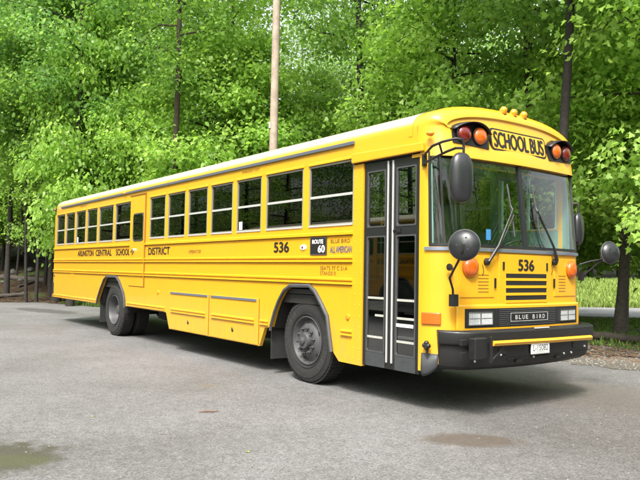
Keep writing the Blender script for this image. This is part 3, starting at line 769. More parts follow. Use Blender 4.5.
# --- wipers
for (piv, tip, b0, b1) in (((-.64,1.515),(-.225,2.075),(-.245,2.345),(-.190,1.79)), ((.495,1.535),(.205,2.08),(.185,2.345),(.255,1.80))):
    g = MB()
    Pp = lambda q, off: PZ(q[0], q[1], off)
    g.lathe([(.036,0),(.036,.03),(.022,.04),(.0001,.042)], Matrix.Translation(Pp(piv, .01)) @ Matrix.Rotation(PI/2,4,'Y'), 14)
    mid = (piv[0]+(tip[0]-piv[0])*.3, piv[1]+(tip[1]-piv[1])*.3)
    g.tube([Pp(piv,.05), Pp(mid,.07), Pp(tip,.045)], [.017,.013,.008], 8)
    p2 = (piv[0]+.045, piv[1]+.02); t2 = (tip[0]+.02, tip[1]-.06)
    g.tube([Pp(p2,.04), Pp(((mid[0]+.04), mid[1]), .055), Pp(t2,.038)], .0065, 8)
    wp = g.build('wiper', M['dark'], bus, smooth=True)
    g = MB(); g.tube([Pp(b0,.012), Pp(((b0[0]+b1[0])/2, (b0[1]+b1[1])/2), .018), Pp(b1,.012)], .010, 6)
    g.tube([Pp(tip,.04), Pp(((b0[0]*.6+b1[0]*.4), (b0[1]*.6+b1[1]*.4)), .016)], .008, 6); g.build('blade', M['grey'], wp, smooth=True)
    g = MB(); q = Pp((piv[0]-.05, piv[1]-.03), .012); g.tube([q, (q[0]+.01, q[1]+.01, q[2]-.06), (q[0], q[1], q[2]-.11)], .003, 6); g.build('washer_hose', M['dark'], wp)

# --- bumper
def BP(s, z, off, fwd):
    x, y = P(s, off); w = min(1, max(0, (1.36-abs(s))/.35)); return (x+fwd*(.55+.45*w) if True else x, y+1.22, z)
rows = []; S_ = [(-1.275+2.55*i/46) for i in range(47)]
zb0 = lambda s: .455-.02*math.cos(s*1.2)
for z, off, fwd_ in ((.838,-.03,.10),(.842,.02,.17),(.828,.032,.185),(.725,.036,.188),(.708,.030,.183),(.695,-.004,.170),(.56,-.006,.165),(.50,-.02,.155),(.462,-.06,.13),(.455,-.12,.08)):
    rows.append([BP(s, z if z > .5 else z-.02*(math.cos(s*1.15)), off, fwd_) for s in S_])
g = MB(); g.grid(rows)
for e in (0, -1):
    colp = [r[e] for r in rows]; g.add(colp, [tuple(range(len(colp))) if e else tuple(range(len(colp)-1,-1,-1))])
bp = g.build('bumper', M['bump'], bus, smooth=True, ang=35, bevel=.008)
g = MB()
for s0, s1 in ((-.62,-.52),(.62,.70)): g = MB(); strip(g, s0, s1, .60, .66, .170, 2, 1, .03); g.build('bumper_slot', M['letter'], bp)
g = MB(); strip(g, -.50, 1.10, .545, .551, .170, 30, 1, .01); g.build('bumper_crease', M['dark'], bp)
for s0, s1 in ((-.36,-.27),(.30,.38)):
    g = MB(); strip(g, s0, s1, .50, .535, .165, 3, 1, .02); g.build('tow_slot', M['letter'], bp)
g = MB()
for s in (-.95,-.60,-.1,.12,.45,.60,.9):
    x, y, z = BP(s, .57+.03*math.sin(s*9), -.005, .168); g.lathe([(.0,.012),(.010,.010),(.013,0)], Matrix.Translation((x,y,z)) @ Matrix.Rotation(PI/2,4,'Y'), 8)
g.build('bolts', M['silver'], bp)
g = MB(); x, y, z = BP(-.105, .6, .010, .175); g.box(x-.008, x+.006, 1.22-.165, 1.22-.165+.305, .575, .715); plate = g.build('license_plate', M['plate'], bus, bevel=.004)
g = MB(); g.box(x+.0062,x+.0072,1.22-.165,1.22+.14,.575,.583); g.box(x+.0062,x+.0072,1.22-.165,1.22+.14,.707,.715); g.build('plate_border', M['silver'], plate)
text_mesh('L-15082', .25, .062, FRONT(-.14, .608, x+.0072), 'plate_lettering', M['letter'], plate)
text_mesh('SCHOOL', .13, .014, FRONT(-.08, .588, x+.0072), 'plate_lettering', M['letter'], plate)
g = MB(); g.box(.195,.215,1.22-.13,1.22+.10,.840,.852); g.build('plate_lamp', M['silver'], bp)
# crossing arm
g = MB()
g.box(.205,.29,.07,.25,.59,.79); ca = g.build('crossing_arm', M['bump'], bus, bevel=.01)
g = MB(); g.box(.285,.315,.262,.29,.55,.80); g.tube([(.29,.275,.56),(.27,.47,.66),(.27,.60,.735)], .012, 8)
g.build('arm_bracket', M['dark'], ca, bevel=.004)
for z in (.60,.72): g = MB(); g.box(.18,.21,-.03,.05,z,z+.055); g.build('hinge', M['dark'], ca, bevel=.004)
g = MB(); g.tube([(.305,.29,.735),(.30,1.2,.722),(.275,1.985,.715)], .026, 12); pol = g.build('pole', M['yellow_rail'], ca, smooth=True, ang=50)
g = MB(); g.tube([(.33,.30,.735),(.325,1.2,.722),(.30,1.98,.715)], .006, 6); g.build('pole_seam', M['brown'], pol)
# rubber corner valance with the small ball valve on top
for sg in (-1, 1):
    g = MB(); rows = []
    for z, o_ in ((.60,.005),(.45,.012),(.40,.008),(.37,-.01)):
        rows.append([PZ(sg*(1.375-.18*i/8), z if z > .46 else z+.10*(i/8)**2, o_) for i in range(9)])
    g.grid(rows); g.build('corner_valance', M['kick'], bus, smooth=True, solid=.012)
g = MB()
for dx, dz in ((0,0),(.025,.02),(-.025,.02),(0,.045),(0,.02)): g.v += []; q = ellipsoid((-.24+dx,-.03,.66+dz), .026,.026,.026,None,10,6); g.add(q.v, q.f)
g.tube([(-.24,-.02,.60),(-.24,-.02,.68)],.014,8); g.build('valve_knob', M['dark'], bus, smooth=True)

# --- undercarriage
g = MB(); g.box(-13.2,-.25,.55,.68,.62,.88); g.box(-13.2,-.25,W-.68,W-.55,.62,.88); g.box(XR+.1,-.45,.06,W-.06,.98,1.09)
g.box(-7.6,-6.6,.35,W-.35,.45,.95); g.box(-5.6,-3.6,.35,W-.3,.42,.9); g.box(-1.2,-.3,.8,1.9,.48,.95)
g.tube([(-2.40,.35,.52),(-2.40,W-.35,.52)],.07,10); g.tube([(-9.17,.35,.52),(-9.17,W-.35,.52)],.11,12); g.tube([(-9.0,W/2,.55),(-3.6,W/2,.6)],.05,10)
u_ = ellipsoid((-9.17,W/2,.52),.24,.26,.24); g.add(u_.v, u_.f)
g.build('chassis', M['under'], bus)
# inner wheel wells
for xc in (-2.42, -9.2):
    for y0 in (.30, W-.32):
        g = MB(); pts = [(xc-.70,.62),(xc-.55,1.0),(xc-.25,1.2),(xc+.25,1.2),(xc+.55,1.0),(xc+.66,.5)]
        ya, yb = (.051, .75) if y0 < 1 else (W-.75, W-.051)
        g.grid([[(x,ya,z) for x,z in pts],[(x,yb,z) for x,z in pts]]); g.build('wheel_well', M['under'], bus, fix=False)
for sg in (0, 1):
    g = MB(); y = .10 if not sg else W-.16
    g.box(-4.2,-3.6,y,y+.06,.40,.42)
    lips = [((-3.12,.60),[(-3.12,.60),(-3.11,.66),(-3.024,.86),(-2.93,1.01),(-2.811,1.145),(-2.66,1.215),(-2.23,1.225),(-2.11,1.158),(-1.97,1.01),(-1.856,.87),(-1.80,.62),(-1.76,.46)]),
            ((0,0),[(-10.05,.60),(-9.99,.74),(-9.82,.945),(-9.61,1.158),(-9.45,1.215),(-8.89,1.22),(-8.72,1.135),(-8.46,.905),(-8.40,.79),(-8.37,.62)])]
    for _, L in lips:
        f = MB(); k = len(L); rows = []
        for (dr, yo) in ((.0,0),(.008,-.022),(-.010,-.038),(-.034,-.036),(-.042,-.012)):
            row = []
            for i, (x, z) in enumerate(L):
                a = Vector(L[max(i-1,0)]); b = Vector(L[min(i+1,k-1)]); d = (b-a).normalized(); nx, nz = -d.y, d.x
                yy = yo if not sg else W-yo
                row.append((x+nx*dr, yy, z+nz*dr))
            rows.append(row)
        f.grid(rows); f.build('wheel_arch_trim', M['grey'], bus, smooth=True, ang=40)
# mud flaps
for x, ys in ((-3.17, .04), (-3.17, W-.54), (-10.02, .06), (-10.02, W-.64)):
    wdt = .5 if x > -5 else .58
    g = MB(); g.box(x-.008, x+.008, ys, ys+wdt, .21, .72); g.build('mud_flap', M['flap'], bus, bevel=.003)

# --- wheels
def make_wheel(front=True):
    """axis along -y, outer face towards -y, centred at its origin"""
    Mx = Matrix.Rotation(PI/2, 4, 'X')       # local z -> -y
    g = MB(); hw = .135
    prof = [(.292,-hw+.02),(.34,-hw),(.44,-hw),(.50,-hw+.02),(.522,-hw+.05),(.525,-.02),(.525,.02),(.522,hw-.05),(.505,hw-.018),(.47,hw-.002),(.44,hw+.004),(.38,hw+.003),(.33,hw-.008),(.30,hw-.022),(.285,hw-.035)]
    g.lathe(prof, Mx, 64); ty = g
    # tread blocks
    for k in range(60):
        a = 2*PI*k/60
        for z in (-.085,-.03,.03,.085):
            c = Mx @ Vector((.526*math.cos(a), .526*math.sin(a), z)); r_ = (Mx @ Vector((math.cos(a), math.sin(a), 0))); t_ = (Mx @ Vector((-math.sin(a), math.cos(a), 0)))
            g.obox(c, r_*.006, t_*.020, (Mx @ Vector((0,0,1)))*.022)
    # sidewall rings
    for r in (.335, .455): g.lathe([(r-.004,hw+.0025),(r,hw+.0075),(r+.004,hw+.0025)], Mx, 64)
    return g
def wheel_root(xc, yc, flip, front):
    o = bpy.data.objects.new('wheel', None); col.objects.link(o); o.parent = bus; o.location = (xc, yc, .525)
    o.rotation_euler = (0, 0, PI if flip else 0); o.empty_display_size = .3
    return o
tyre = make_wheel(); tyre_o = None
def rim_front():
    Mx = Matrix.Rotation(PI/2, 4, 'X'); hw = .135; g = MB()
    g.lathe([(.300,hw-.03),(.302,hw-.008),(.292,hw-.004),(.285,hw-.02),(.272,hw-.05),(.262,hw-.07),(.23,hw-.062),(.20,hw-.035),(.165,hw-.012),(.13,hw-.008),(.105,hw-.012),(.105,hw+.03),(.095,hw+.052),(.0001,hw+.056)], Mx, 48)
    return g, Mx, hw
def rim_rear():
    Mx = Matrix.Rotation(PI/2, 4, 'X'); hw = .135; g = MB()
    g.lathe([(.300,hw-.03),(.302,hw-.008),(.292,hw-.004),(.280,hw-.03),(.268,hw-.08),(.258,hw-.15),(.245,hw-.185),(.18,hw-.20),(.12,hw-.205),(.10,hw-.19),(.095,hw-.10),(.085,hw-.08),(.0001,hw-.075)], Mx, 48)
    return g, Mx, hw
def fill_wheel(root, front, tyre_mesh=[None], rims={}):
    global tyre_o
    if tyre_o is None:
        o = tyre.build('tyre', M['rubber'], root, smooth=True, ang=30); tyre_o = o
        # raised sidewall lettering
        Mx = Matrix.Rotation(PI/2, 4, 'X')
    else:
        o = tyre_o.copy(); col.objects.link(o); o.parent = root
    key = 'f' if front else 'r'
    if key not in rims:
        g, Mx, hw = rim_front() if front else rim_rear()
        r = g.build('rim', M['rim'], root, smooth=True, ang=40); subs = []
        n = 10; rb = .155 if front else .15; zb_ = hw-.012 if front else hw-.203
        for k in range(n):
            a = 2*PI*k/n+.15; g = MB()
            g.lathe([(.020,0),(.020,.025),(.017,.030),(.012,.030),(.012,.055),(.0001,.057)], Mx @ Matrix.Translation((rb*math.cos(a), rb*math.sin(a), zb_)), 6)
            subs.append(g.build('lug_nut', M['grey'], r))
        g = MB(); nh = 5 if front else 5; rh = .222 if front else .215
        for k in range(nh):
            a = 2*PI*k/nh+.45; zz = hw-.0500 if front else hw-.188
            g.lathe([(.030,0),(.024,.004),(.0001,.004)], Mx @ Matrix.Translation((rh*math.cos(a), rh*math.sin(a), zz)) @ Matrix.Diagonal((1,1,1,1)), 16)
        subs.append(g.build('hand_holes', M['letter'], r))
        if front:
            g = MB(); g.lathe([(.045,0),(.045,.018),(.034,.024),(.0001,.024)], Mx @ Matrix.Translation((0,0,hw+.055)), 20); subs.append(g.build('hub_cap', M['rim'], r, smooth=True))
            g = MB(); g.lathe([(.020,0),(.016,.005),(.0001,.005)], Mx @ Matrix.Translation((0,0,hw+.079)), 14); subs.append(g.build('hub_plug', M['grey'], r))
        rims[key] = (r, subs)
    else:
        r0, subs0 = rims[key]; r = r0.copy(); col.objects.link(r); r.parent = root
        for s_ in subs0: c = s_.copy(); col.objects.link(c); c.parent = r
    return o
wr = wheel_root(-2.404, .205, False, True); t0 = fill_wheel(wr, True)
for word, a0 in (('GOODYEAR', 2.75), ('GOODYEAR', -.35)):
    n = len(word)
    for i, chh in enumerate(word):
        a = a0 - (i-(n-1)/2)*.145 + (0 if a0 > 0 else 0)
        up_ = Vector((math.cos(a), 0, math.sin(a))); rt_ = Vector((math.sin(a), 0, -math.cos(a)))
        c = up_*.372 - rt_*.022
        Mx = Matrix(((rt_.x, up_.x, 0, c.x),(0, 0, -1, -.1400),(rt_.z, up_.z, 0, c.z),(0,0,0,1)))
        text_mesh(chh, .040, .052, Mx, 'sidewall_letter', M['grey'], t0)
wr = wheel_root(-2.404, W-.205, True, True); fill_wheel(wr, True)
for y, fl in ((.185, 0), (.50, 0), (W-.185, 1), (W-.50, 1)):
    wr = wheel_root(-9.17, y, fl, False); fill_wheel(wr, False)

# --- rear bumper and lights
g = MB(); g.box(XR-.08, XR+.06, -.015, W+.015, .60, .99); g.build('rear_bumper', M['bump'], bus, bevel=.02)
g = MB(); g.lathe([(.035,0),(.03,.012),(.0001,.016)], Matrix.Translation((XR+.10,0,1.16)) @ Matrix.Rotation(PI/2,4,'X'), 14); g.build('reflector', M['red'], bus)
for x, z in ((-1.50,.88),(-6.83,.965)):
    g = MB(); g.lathe([(.036,0),(.034,.012),(.02,.018),(.0001,.019)], Matrix.Translation((x,0,z)) @ Matrix.Rotation(PI/2,4,'X'), 16); g.build('reflector', M['amber_small'], bus, smooth=True)
for y in (.25, W-.25):
    for z, mm in ((2.62,'red'),(1.35,'red')):
        g = MB(); g.lathe([(.09,0),(.085,.03),(.0001,.045)], Matrix.Translation((XR,y,z)) @ Matrix.Rotation(-PI/2,4,'Y'), 20); g.build('tail_light', M[mm], bus, smooth=True)
g = MB(); g.box(XR-.004, XR, .75, W-.75, 1.75, 2.5); g.build('rear_window', M['gwin'], bus)
# recessed side marker lamp beside the number
g = MB(); g.lathe([(.05,0),(.045,.012),(.0001,.02)], Matrix.Translation((-2.40,0,1.683)) @ Matrix.Rotation(PI/2,4,'X'), 16); g.v = [(-2.40+(x+2.40)*1.35, y, 1.683+(z-1.683)*.75) for x, y, z in g.v]; sm = g.build('marker_lamp', M['white'], bus, smooth=True)
g = MB(); g.lathe([(.018,0),(.014,.005),(.0001,.006)], Matrix.Translation((-2.40,-.019,1.683)) @ Matrix.Rotation(PI/2,4,'X'), 12); g.build('marker_lens', M['red'], sm)
# --- lettering on the side
for wd, wx, ww in (('ARLINGTON',-11.48,1.10),('CENTRAL',-10.22,.98),('SCHOOL',-8.98,.74)): text_mesh(wd, ww, .125, SIDE(wx, 1.634), 'side_lettering', M['letter'], bus, bold=.05)
text_mesh('DISTRICT', .93, .128, SIDE(-7.31, 1.632), 'side_lettering', M['letter'], bus, bold=.05)
text_mesh('OPERATOR', .44, .055, SIDE(-5.64, 1.640), 'side_lettering', M['letterg'], bus)
text_mesh('536', .345, .130, SIDE(-3.07, 1.628), 'side_lettering', M['letter'], bus, bold=.07)
g = MB(); g.box(-2.245,-1.915,-.010,-.0005,1.583,1.800); rs = g.build('route_sign', M['dark'], bus, bevel=.003)
g = MB(); ring(g, rrect(-2.245,-1.915,1.583,1.800,.01,2), rrect(-2.232,-1.928,1.596,1.787,.01,2), -.013, -.0095); g.build('sign_border', M['grey'], rs)
text_mesh('ROUTE', .22, .048, SIDE(-2.20, 1.722, -.0108), 'sign_lettering', M['white'], rs, bold=.05)
text_mesh('60', .13, .085, SIDE(-2.08, 1.615, -.0108), 'sign_lettering', M['white'], rs, bold=.05)
text_mesh('BLUE BIRD', .36, .045, SIDE(-1.84, 1.722), 'side_lettering', M['letterg'], bus)
text_mesh('ALL AMERICAN', .40, .075, SIDE(-1.85, 1.610), 'side_lettering', M['letterblue'], bus, bold=.03)
text_mesh('SEATS 77 C 51A', .52, .045, SIDE(-2.04, 1.405), 'side_lettering', M['letterg'], bus)
text_mesh('STANDS 0', .30, .045, SIDE(-2.04, 1.345), 'side_lettering', M['letterg'], bus)
text_mesh('EMERGENCY EXIT', .48, .035, SIDE(-3.95, 2.765), 'side_lettering', M['letterg'], bus)
text_mesh('EMERGENCY EXIT', .48, .035, SIDE(-11.4, 2.765), 'side_lettering', M['letterg'], bus)

def copy_tree(o, parent=None):
    c = o.copy(); col.objects.link(c); c.parent = parent
    for ch in list(o.children): copy_tree(ch, c)
    return c
for o in list(bus.children_recursive):      # nothing sits deeper than a sub-part
    ch = [o]
    while ch[-1].parent is not None: ch.append(ch[-1].parent)
    if len(ch) > 3:                          # o, ..., part, bus
        top = ch[-2]; L_ = Matrix()
        for q in ch[:-2]: L_ = q.matrix_basis @ L_
        o['_to'] = top.name; o['_m'] = [v for row in L_ for v in row]
for o in list(bus.children_recursive):
    if '_to' in o:
        v = list(o['_m']); mm_2 = Matrix([v[0:4], v[4:8], v[8:12], v[12:16]])
        o.parent = bpy.data.objects[o['_to']]; o.matrix_parent_inverse = Matrix(); o.matrix_basis = mm_2; del o['_to']; del o['_m']
bus2 = copy_tree(bus); bus2.location = (-19.5, -9.0, 0); bus2.rotation_euler.z = PI
bus2['label'] = 'second yellow school bus, seen only mirrored in the entry door glass'
# ================================================================== GROUND
CX, CY = CAM.x, CAM.y; RX, RY = .59624, .80281; FX, FY = -.80281, .59624
def rel(x, y):
    dx, dy = x-CX, y-CY; return dx*RX+dy*RY, dx*FX+dy*FY            # right, forward
def at(px, d):
    """ground position seen in column px (of 640) at forward distance d"""
    s = (px-320)/FPX*d; return CX+FX*d+RX*s, CY+FY*d+RY*s
lot = [(40,-40),(-32,-40),(-29,-14),(-26,-4),(-24.2,-.6),(-22.9,.9),(-22.6,2.0),(-20.2,2.75),(-16,3.6),(-9,4.6),(-4,5.3),(-1.6,5.2),(.5,5.8),(4,7.6),(12,12),(40,22)]
LOT = np.array(lot, float)
def poly_dist(x, y, poly=LOT):
    """signed distance outside the lot's outline, vectorised"""
    x = np.asarray(x, float); y = np.asarray(y, float); d = np.full(x.shape, 1e9); inside = np.zeros(x.shape, bool); n = len(poly)
    for i in range(n):
        a = poly[i]; b = poly[(i+1)%n]; e = b-a; L = e@e
        t = np.clip(((x-a[0])*e[0]+(y-a[1])*e[1])/L, 0, 1)
        d = np.minimum(d, np.hypot(x-a[0]-t*e[0], y-a[1]-t*e[1]))
        c = ((a[1] > y) != (b[1] > y)) & (x < (b[0]-a[0])*(y-a[1])/((b[1]-a[1]) if b[1] != a[1] else 1e-9)+a[0]); inside ^= c
    return np.where(inside, -d, d)
ROAD = np.array([(30,62),(12,45),(-2.5,29.5),(-6.5,24),(-9.4,19.4),(-12.5,16.4),(-18,14.2),(-30,14.5),(-60,22)], float)
def road_dist(x, y):
    x = np.asarray(x, float); y = np.asarray(y, float); d = np.full(x.shape, 1e9)
    for a, b in zip(ROAD[:-1], ROAD[1:]):
        e = b-a; t = np.clip(((x-a[0])*e[0]+(y-a[1])*e[1])/(e@e), 0, 1); d = np.minimum(d, np.hypot(x-a[0]-t*e[0], y-a[1]-t*e[1]))
    return d
def sstep(a, b, v): t = np.clip((v-a)/(b-a), 0, 1); return t*t*(3-2*t)
def hgt(x, y):
    x = np.asarray(x, float); y = np.asarray(y, float)
    d = poly_dist(x, y); dx, dy = x-CX, y-CY; r = dx*RX+dy*RY; f = dx*FX+dy*FY
    ang = r/np.maximum(f, 1)
    wl = 1-sstep(-.1, .22, ang); front = sstep(2, 12, f)
    hl = .17*np.maximum(d-1.0, 0)*wl*front
    hl = np.where(hl > 6, 6+(hl-6)*.5, hl)
    hr = .055*np.maximum(f-30.5, 0)*(1-wl)*front; hr = np.minimum(hr, 5)
    rd = road_dist(x, y)
    keep = sstep(4.2, 9.0, rd)
    n = .05*np.sin(x*.9+1.3*np.sin(y*.6))*np.cos(y*.8+.7*np.sin(x*.5))+.03*np.sin(2.3*x+y)*np.sin(1.9*y-x)
    return (hl+n*sstep(.4, 3, d)*sstep(3.5, 6, rd)+np.where(d > .3, 0, 0))*np.where(wl > .5, 1, keep)+hr*keep

def ground_mat():
    m = bpy.data.materials.new('forest_floor'); m.use_nodes = True; nt = m.node_tree; b = nt.nodes['Principled BSDF']; b.inputs['Roughness'].default_value = .9; b.inputs['Specular IOR Level'].default_value = .2
    tc = nt.nodes.new('ShaderNodeTexCoord')
    n1 = nt.nodes.new('ShaderNodeTexNoise'); n1.inputs['Scale'].default_value = 7; n1.inputs['Detail'].default_value = 10; n1.inputs['Roughness'].default_value = .75
    n2 = nt.nodes.new('ShaderNodeTexNoise'); n2.inputs['Scale'].default_value = .5; n2.inputs['Detail'].default_value = 5
    vo = nt.nodes.new('ShaderNodeTexVoronoi'); vo.inputs['Scale'].default_value = 9
    for q in (n1, n2, vo): nt.links.new(tc.outputs['Object'], q.inputs['Vector'])
    r = nt.nodes.new('ShaderNodeValToRGB'); e = r.color_ramp.elements
    e[0].position = .30; e[0].color = (.010,.007,.004,1); e[1].position = .72; e[1].color = (.085,.056,.036,1); k = e.new(.5); k.color = (.035,.023,.014,1)
    nt.links.new(n1.outputs['Fac'], r.inputs[0])
    g = nt.nodes.new('ShaderNodeValToRGB'); g.color_ramp.elements[0].position = .53; g.color_ramp.elements[1].position = .62
    nt.links.new(n2.outputs['Fac'], g.inputs[0])
    mx = nt.nodes.new('ShaderNodeMix'); mx.data_type = 'RGBA'; mx.inputs['B'].default_value = (.05,.10,.018,1)
    mm = nt.nodes.new('ShaderNodeMath'); mm.operation = 'MULTIPLY'; mm.inputs[1].default_value = .55; nt.links.new(g.outputs[0], mm.inputs[0])
    nt.links.new(mm.outputs[0], mx.inputs['Factor']); nt.links.new(r.outputs[0], mx.inputs['A']); nt.links.new(mx.outputs['Result'], b.inputs['Base Color'])
    bp = nt.nodes.new('ShaderNodeBump'); bp.inputs['Strength'].default_value = .8; bp.inputs['Distance'].default_value = .06
    nt.links.new(n1.outputs['Fac'], bp.inputs['Height']); nt.links.new(bp.outputs[0], b.inputs['Normal'])
    return m
def asphalt_mat(name, base, dark, stains_and_shade=True, spk=1.0):
    m = bpy.data.materials.new(name); m.use_nodes = True; nt = m.node_tree; b = nt.nodes['Principled BSDF']; b.inputs['Roughness'].default_value = .85
    b.inputs['Specular IOR Level'].default_value = .35
    L = nt.links.new; N = nt.nodes.new
    tc = N('ShaderNodeTexCoord')
    def noise(s, d=4, r=.6):
        q = N('ShaderNodeTexNoise'); q.inputs['Scale'].default_value = s; q.inputs['Detail'].default_value = d; q.inputs['Roughness'].default_value = r; L(tc.outputs['Object'], q.inputs['Vector']); return q
    fine = noise(55, 3, .7); mid = noise(9, 6, .65); big = noise(.45, 4, .6)
    vo = N('ShaderNodeTexVoronoi'); vo.inputs['Scale'].default_value = 85; L(tc.outputs['Object'], vo.inputs['Vector'])
    def ramp(src, p0, c0, p1, c1):
        r = N('ShaderNodeValToRGB'); r.color_ramp.elements[0].position = p0; r.color_ramp.elements[0].color = (*c0, 1); r.color_ramp.elements[1].position = p1; r.color_ramp.elements[1].color = (*c1, 1); L(src, r.inputs[0]); return r.outputs[0]
    def mix(f, a, b_, mode='MIX', fac=None):
        x = N('ShaderNodeMix'); x.data_type = 'RGBA'; x.blend_type = mode
        if f is None: x.inputs['Factor'].default_value = fac
        else: L(f, x.inputs['Factor'])
        for s_, v in (('A', a), ('B', b_)):
            if isinstance(v, tuple): x.inputs[s_].default_value = (*v, 1)
            else: L(v, x.inputs[s_])
        return x.outputs['Result']
    # stones: every voronoi cell its own grey
    st = ramp(vo.outputs['Color'], .12, tuple(c*.42 for c in base), .88, tuple(c*1.65 for c in base))
    c = mix(None, ramp(fine.outputs['Fac'], .35, dark, .65, base), st, 'MIX', .55)
    c = mix(None, c, ramp(mid.outputs['Fac'], .35, (.84,.84,.84), .65, (1.08,1.08,1.07)), 'MULTIPLY', 1.0)
    c = mix(None, c, ramp(big.outputs['Fac'], .35, (.76,.75,.73), .65, (1.07,1.07,1.08)), 'MULTIPLY', 1.0)
    if stains_and_shade:
        sp = N('ShaderNodeSeparateXYZ'); L(tc.outputs['Object'], sp.inputs[0])
        wob = noise(5, 5, .6)
        def blob(x, y, rx, ry, th, colr, amt, rot=0, soft=.5):
            nonlocal c
            mp = N('ShaderNodeMapping'); mp.vector_type = 'TEXTURE'; mp.inputs['Location'].default_value = (x, y, 0); mp.inputs['Rotation'].default_value = (0,0,rot); mp.inputs['Scale'].default_value = (rx, ry, 1)
            L(tc.outputs['Object'], mp.inputs['Vector'])
            ln = N('ShaderNodeVectorMath'); ln.operation = 'LENGTH'; L(mp.outputs[0], ln.inputs[0])
            ad = N('ShaderNodeMath'); ad.operation = 'MULTIPLY_ADD'; L(wob.outputs['Fac'], ad.inputs[0]); ad.inputs[1].default_value = th; L(ln.outputs['Value'], ad.inputs[2])
            mr = N('ShaderNodeMapRange'); mr.interpolation_type = 'SMOOTHSTEP'; mr.inputs['From Min'].default_value = 1+th*.5-soft*.5; mr.inputs['From Max'].default_value = 1+th*.5+soft*.5; mr.inputs['To Min'].default_value = amt; mr.inputs['To Max'].default_value = 0
            L(ad.outputs[0], mr.inputs[0]); c = mix(mr.outputs[0], c, colr)
        A_ = YAW
        blob(.63,-.40,.40,.22,1.0,(.075,.056,.038),.72,A_,.6)       # rusty puddle stain
        blob(-2.85,-1.05,.14,.10,1.0,(.13,.10,.07),.5,A_,.8)
        blob(1.9,-1.35,.35,.2,1.2,(.07,.06,.045),.6,A_,.6)
        blob(-1.08,-4.05,.82,.50,1.5,(.038,.036,.020),.85,A_,.5)      # moss and wet soil
        blob(-.80,-3.72,.34,.16,1.6,(.060,.070,.028),.5,A_,.7)
        blob(-17.5,.9,1.8,.5,1.2,(.035,.033,.03),.65,.2,.5)           # damp patch at the lot's edge
        blob(-.2,2.4,2.2,.9,1.4,(.12,.105,.09),.45,.25,.8)
        # tree shade painted as a brown darkening over the lot's right-hand side
        mp = N('ShaderNodeMapping'); mp.vector_type = 'TEXTURE'; mp.inputs['Location'].default_value = (2.4,2.2,0); mp.inputs['Scale'].default_value = (3.6,4.0,1); L(tc.outputs['Object'], mp.inputs['Vector'])
        ln = N('ShaderNodeVectorMath'); ln.operation = 'LENGTH'; L(mp.outputs[0], ln.inputs[0])
        mr = N('ShaderNodeMapRange'); mr.interpolation_type = 'SMOOTHSTEP'; mr.inputs['From Min'].default_value = .4; mr.inputs['From Max'].default_value = 1.3; mr.inputs['To Min'].default_value = .6; mr.inputs['To Max'].default_value = 0; L(ln.outputs['Value'], mr.inputs[0])
        c = mix(mr.outputs[0], c, mix(None, c, (.56,.50,.44), 'MULTIPLY', 1.0))
    L(c, b.inputs['Base Color'])
    bp = N('ShaderNodeBump'); bp.inputs['Strength'].default_value = .55; bp.inputs['Distance'].default_value = .008
    L(vo.outputs['Distance'], bp.inputs['Height']); L(bp.outputs[0], b.inputs['Normal'])
    return m
gravel = [(-6.5,4.6),(-4,5.0),(-1.6,4.7),(.8,5.2),(4,6.8),(12,11.4),(12,13.2),(4,9.4),(0.5,8.9),(-2.4,8.35),(-6.6,7.2)]
# terrain: one sheet, fine near the lot, out past the horizon
gx = np.concatenate([[-400,-250,-160,-110],np.arange(-80,30,.7),[40,60,100,200,400]]); gy = np.concatenate([[-400,-200,-100,-50,-30],np.arange(-20,75,.7),[90,120,180,280,400]])
GX, GY = np.meshgrid(gx, gy, indexing='ij'); GZ = hgt(GX, GY)
pd = poly_dist(GX, GY); rdm = road_dist(GX, GY)
GZ = np.where(pd < .5, -.05, GZ); GZ = np.where(poly_dist(GX, GY, np.array(gravel, float)) < .15, -.05, GZ); GZ = np.where((rdm < 2.9), -.06, GZ)
nx_, ny_ = GX.shape; verts = np.stack([GX, GY, GZ], -1).reshape(-1, 3)
idx = np.arange(nx_*ny_).reshape(nx_, ny_)
faces = np.stack([idx[:-1,:-1], idx[1:,:-1], idx[1:,1:], idx[:-1,1:]], -1).reshape(-1, 4)
me = bpy.data.meshes.new('ground'); me.from_pydata(verts.tolist(), [], faces.tolist()); me.update()
tag(link('ground', me, ground_mat(), None, True), kind='structure')
def sheet(name, poly, z, mt):
    bm = bmesh.new(); vs = [bm.verts.new((x, y, z)) for x, y in poly]; bm.faces.new(vs); bmesh.ops.recalc_face_normals(bm, faces=bm.faces)
    if bm.faces[:][0].normal.z < 0: bmesh.ops.reverse_faces(bm, faces=bm.faces)
    me = bpy.data.meshes.new(name); bm.to_mesh(me); bm.free(); return tag(link(name, me, mt), kind='structure')
# ragged outline for the lot
rl = []
for i in range(len(lot)):
    a = Vector(lot[i]); b = Vector(lot[(i+1)%len(lot)]); L = (b-a).length
    if max(abs(a.x), abs(b.x), abs(a.y), abs(b.y)) > 33: rl.append(tuple(a)); continue
    k = max(1, int(L/.35))
    for j in range(k):
        q = a+(b-a)*j/k; rl.append((q.x+random.uniform(-.07,.07), q.y+random.uniform(-.09,.09)))
ASPH = asphalt_mat('parking_lot_asphalt', (.160,.159,.162), (.068,.067,.067))
sheet('parking_lot', rl, 0.0, ASPH)
# gravel shoulder behind the bus on the right
rg = []
for i in range(len(gravel)):
    a = Vector(gravel[i]); b = Vector(gravel[(i+1)%len(gravel)]); k = max(1, int((b-a).length/.3))
    for j in range(k): q = a+(b-a)*j/k; rg.append((q.x+random.uniform(-.10,.10), q.y+random.uniform(-.14,.14)))
sheet('gravel_path', rg, .006, asphalt_mat('gravel', (.13,.115,.10), (.045,.038,.03), False))
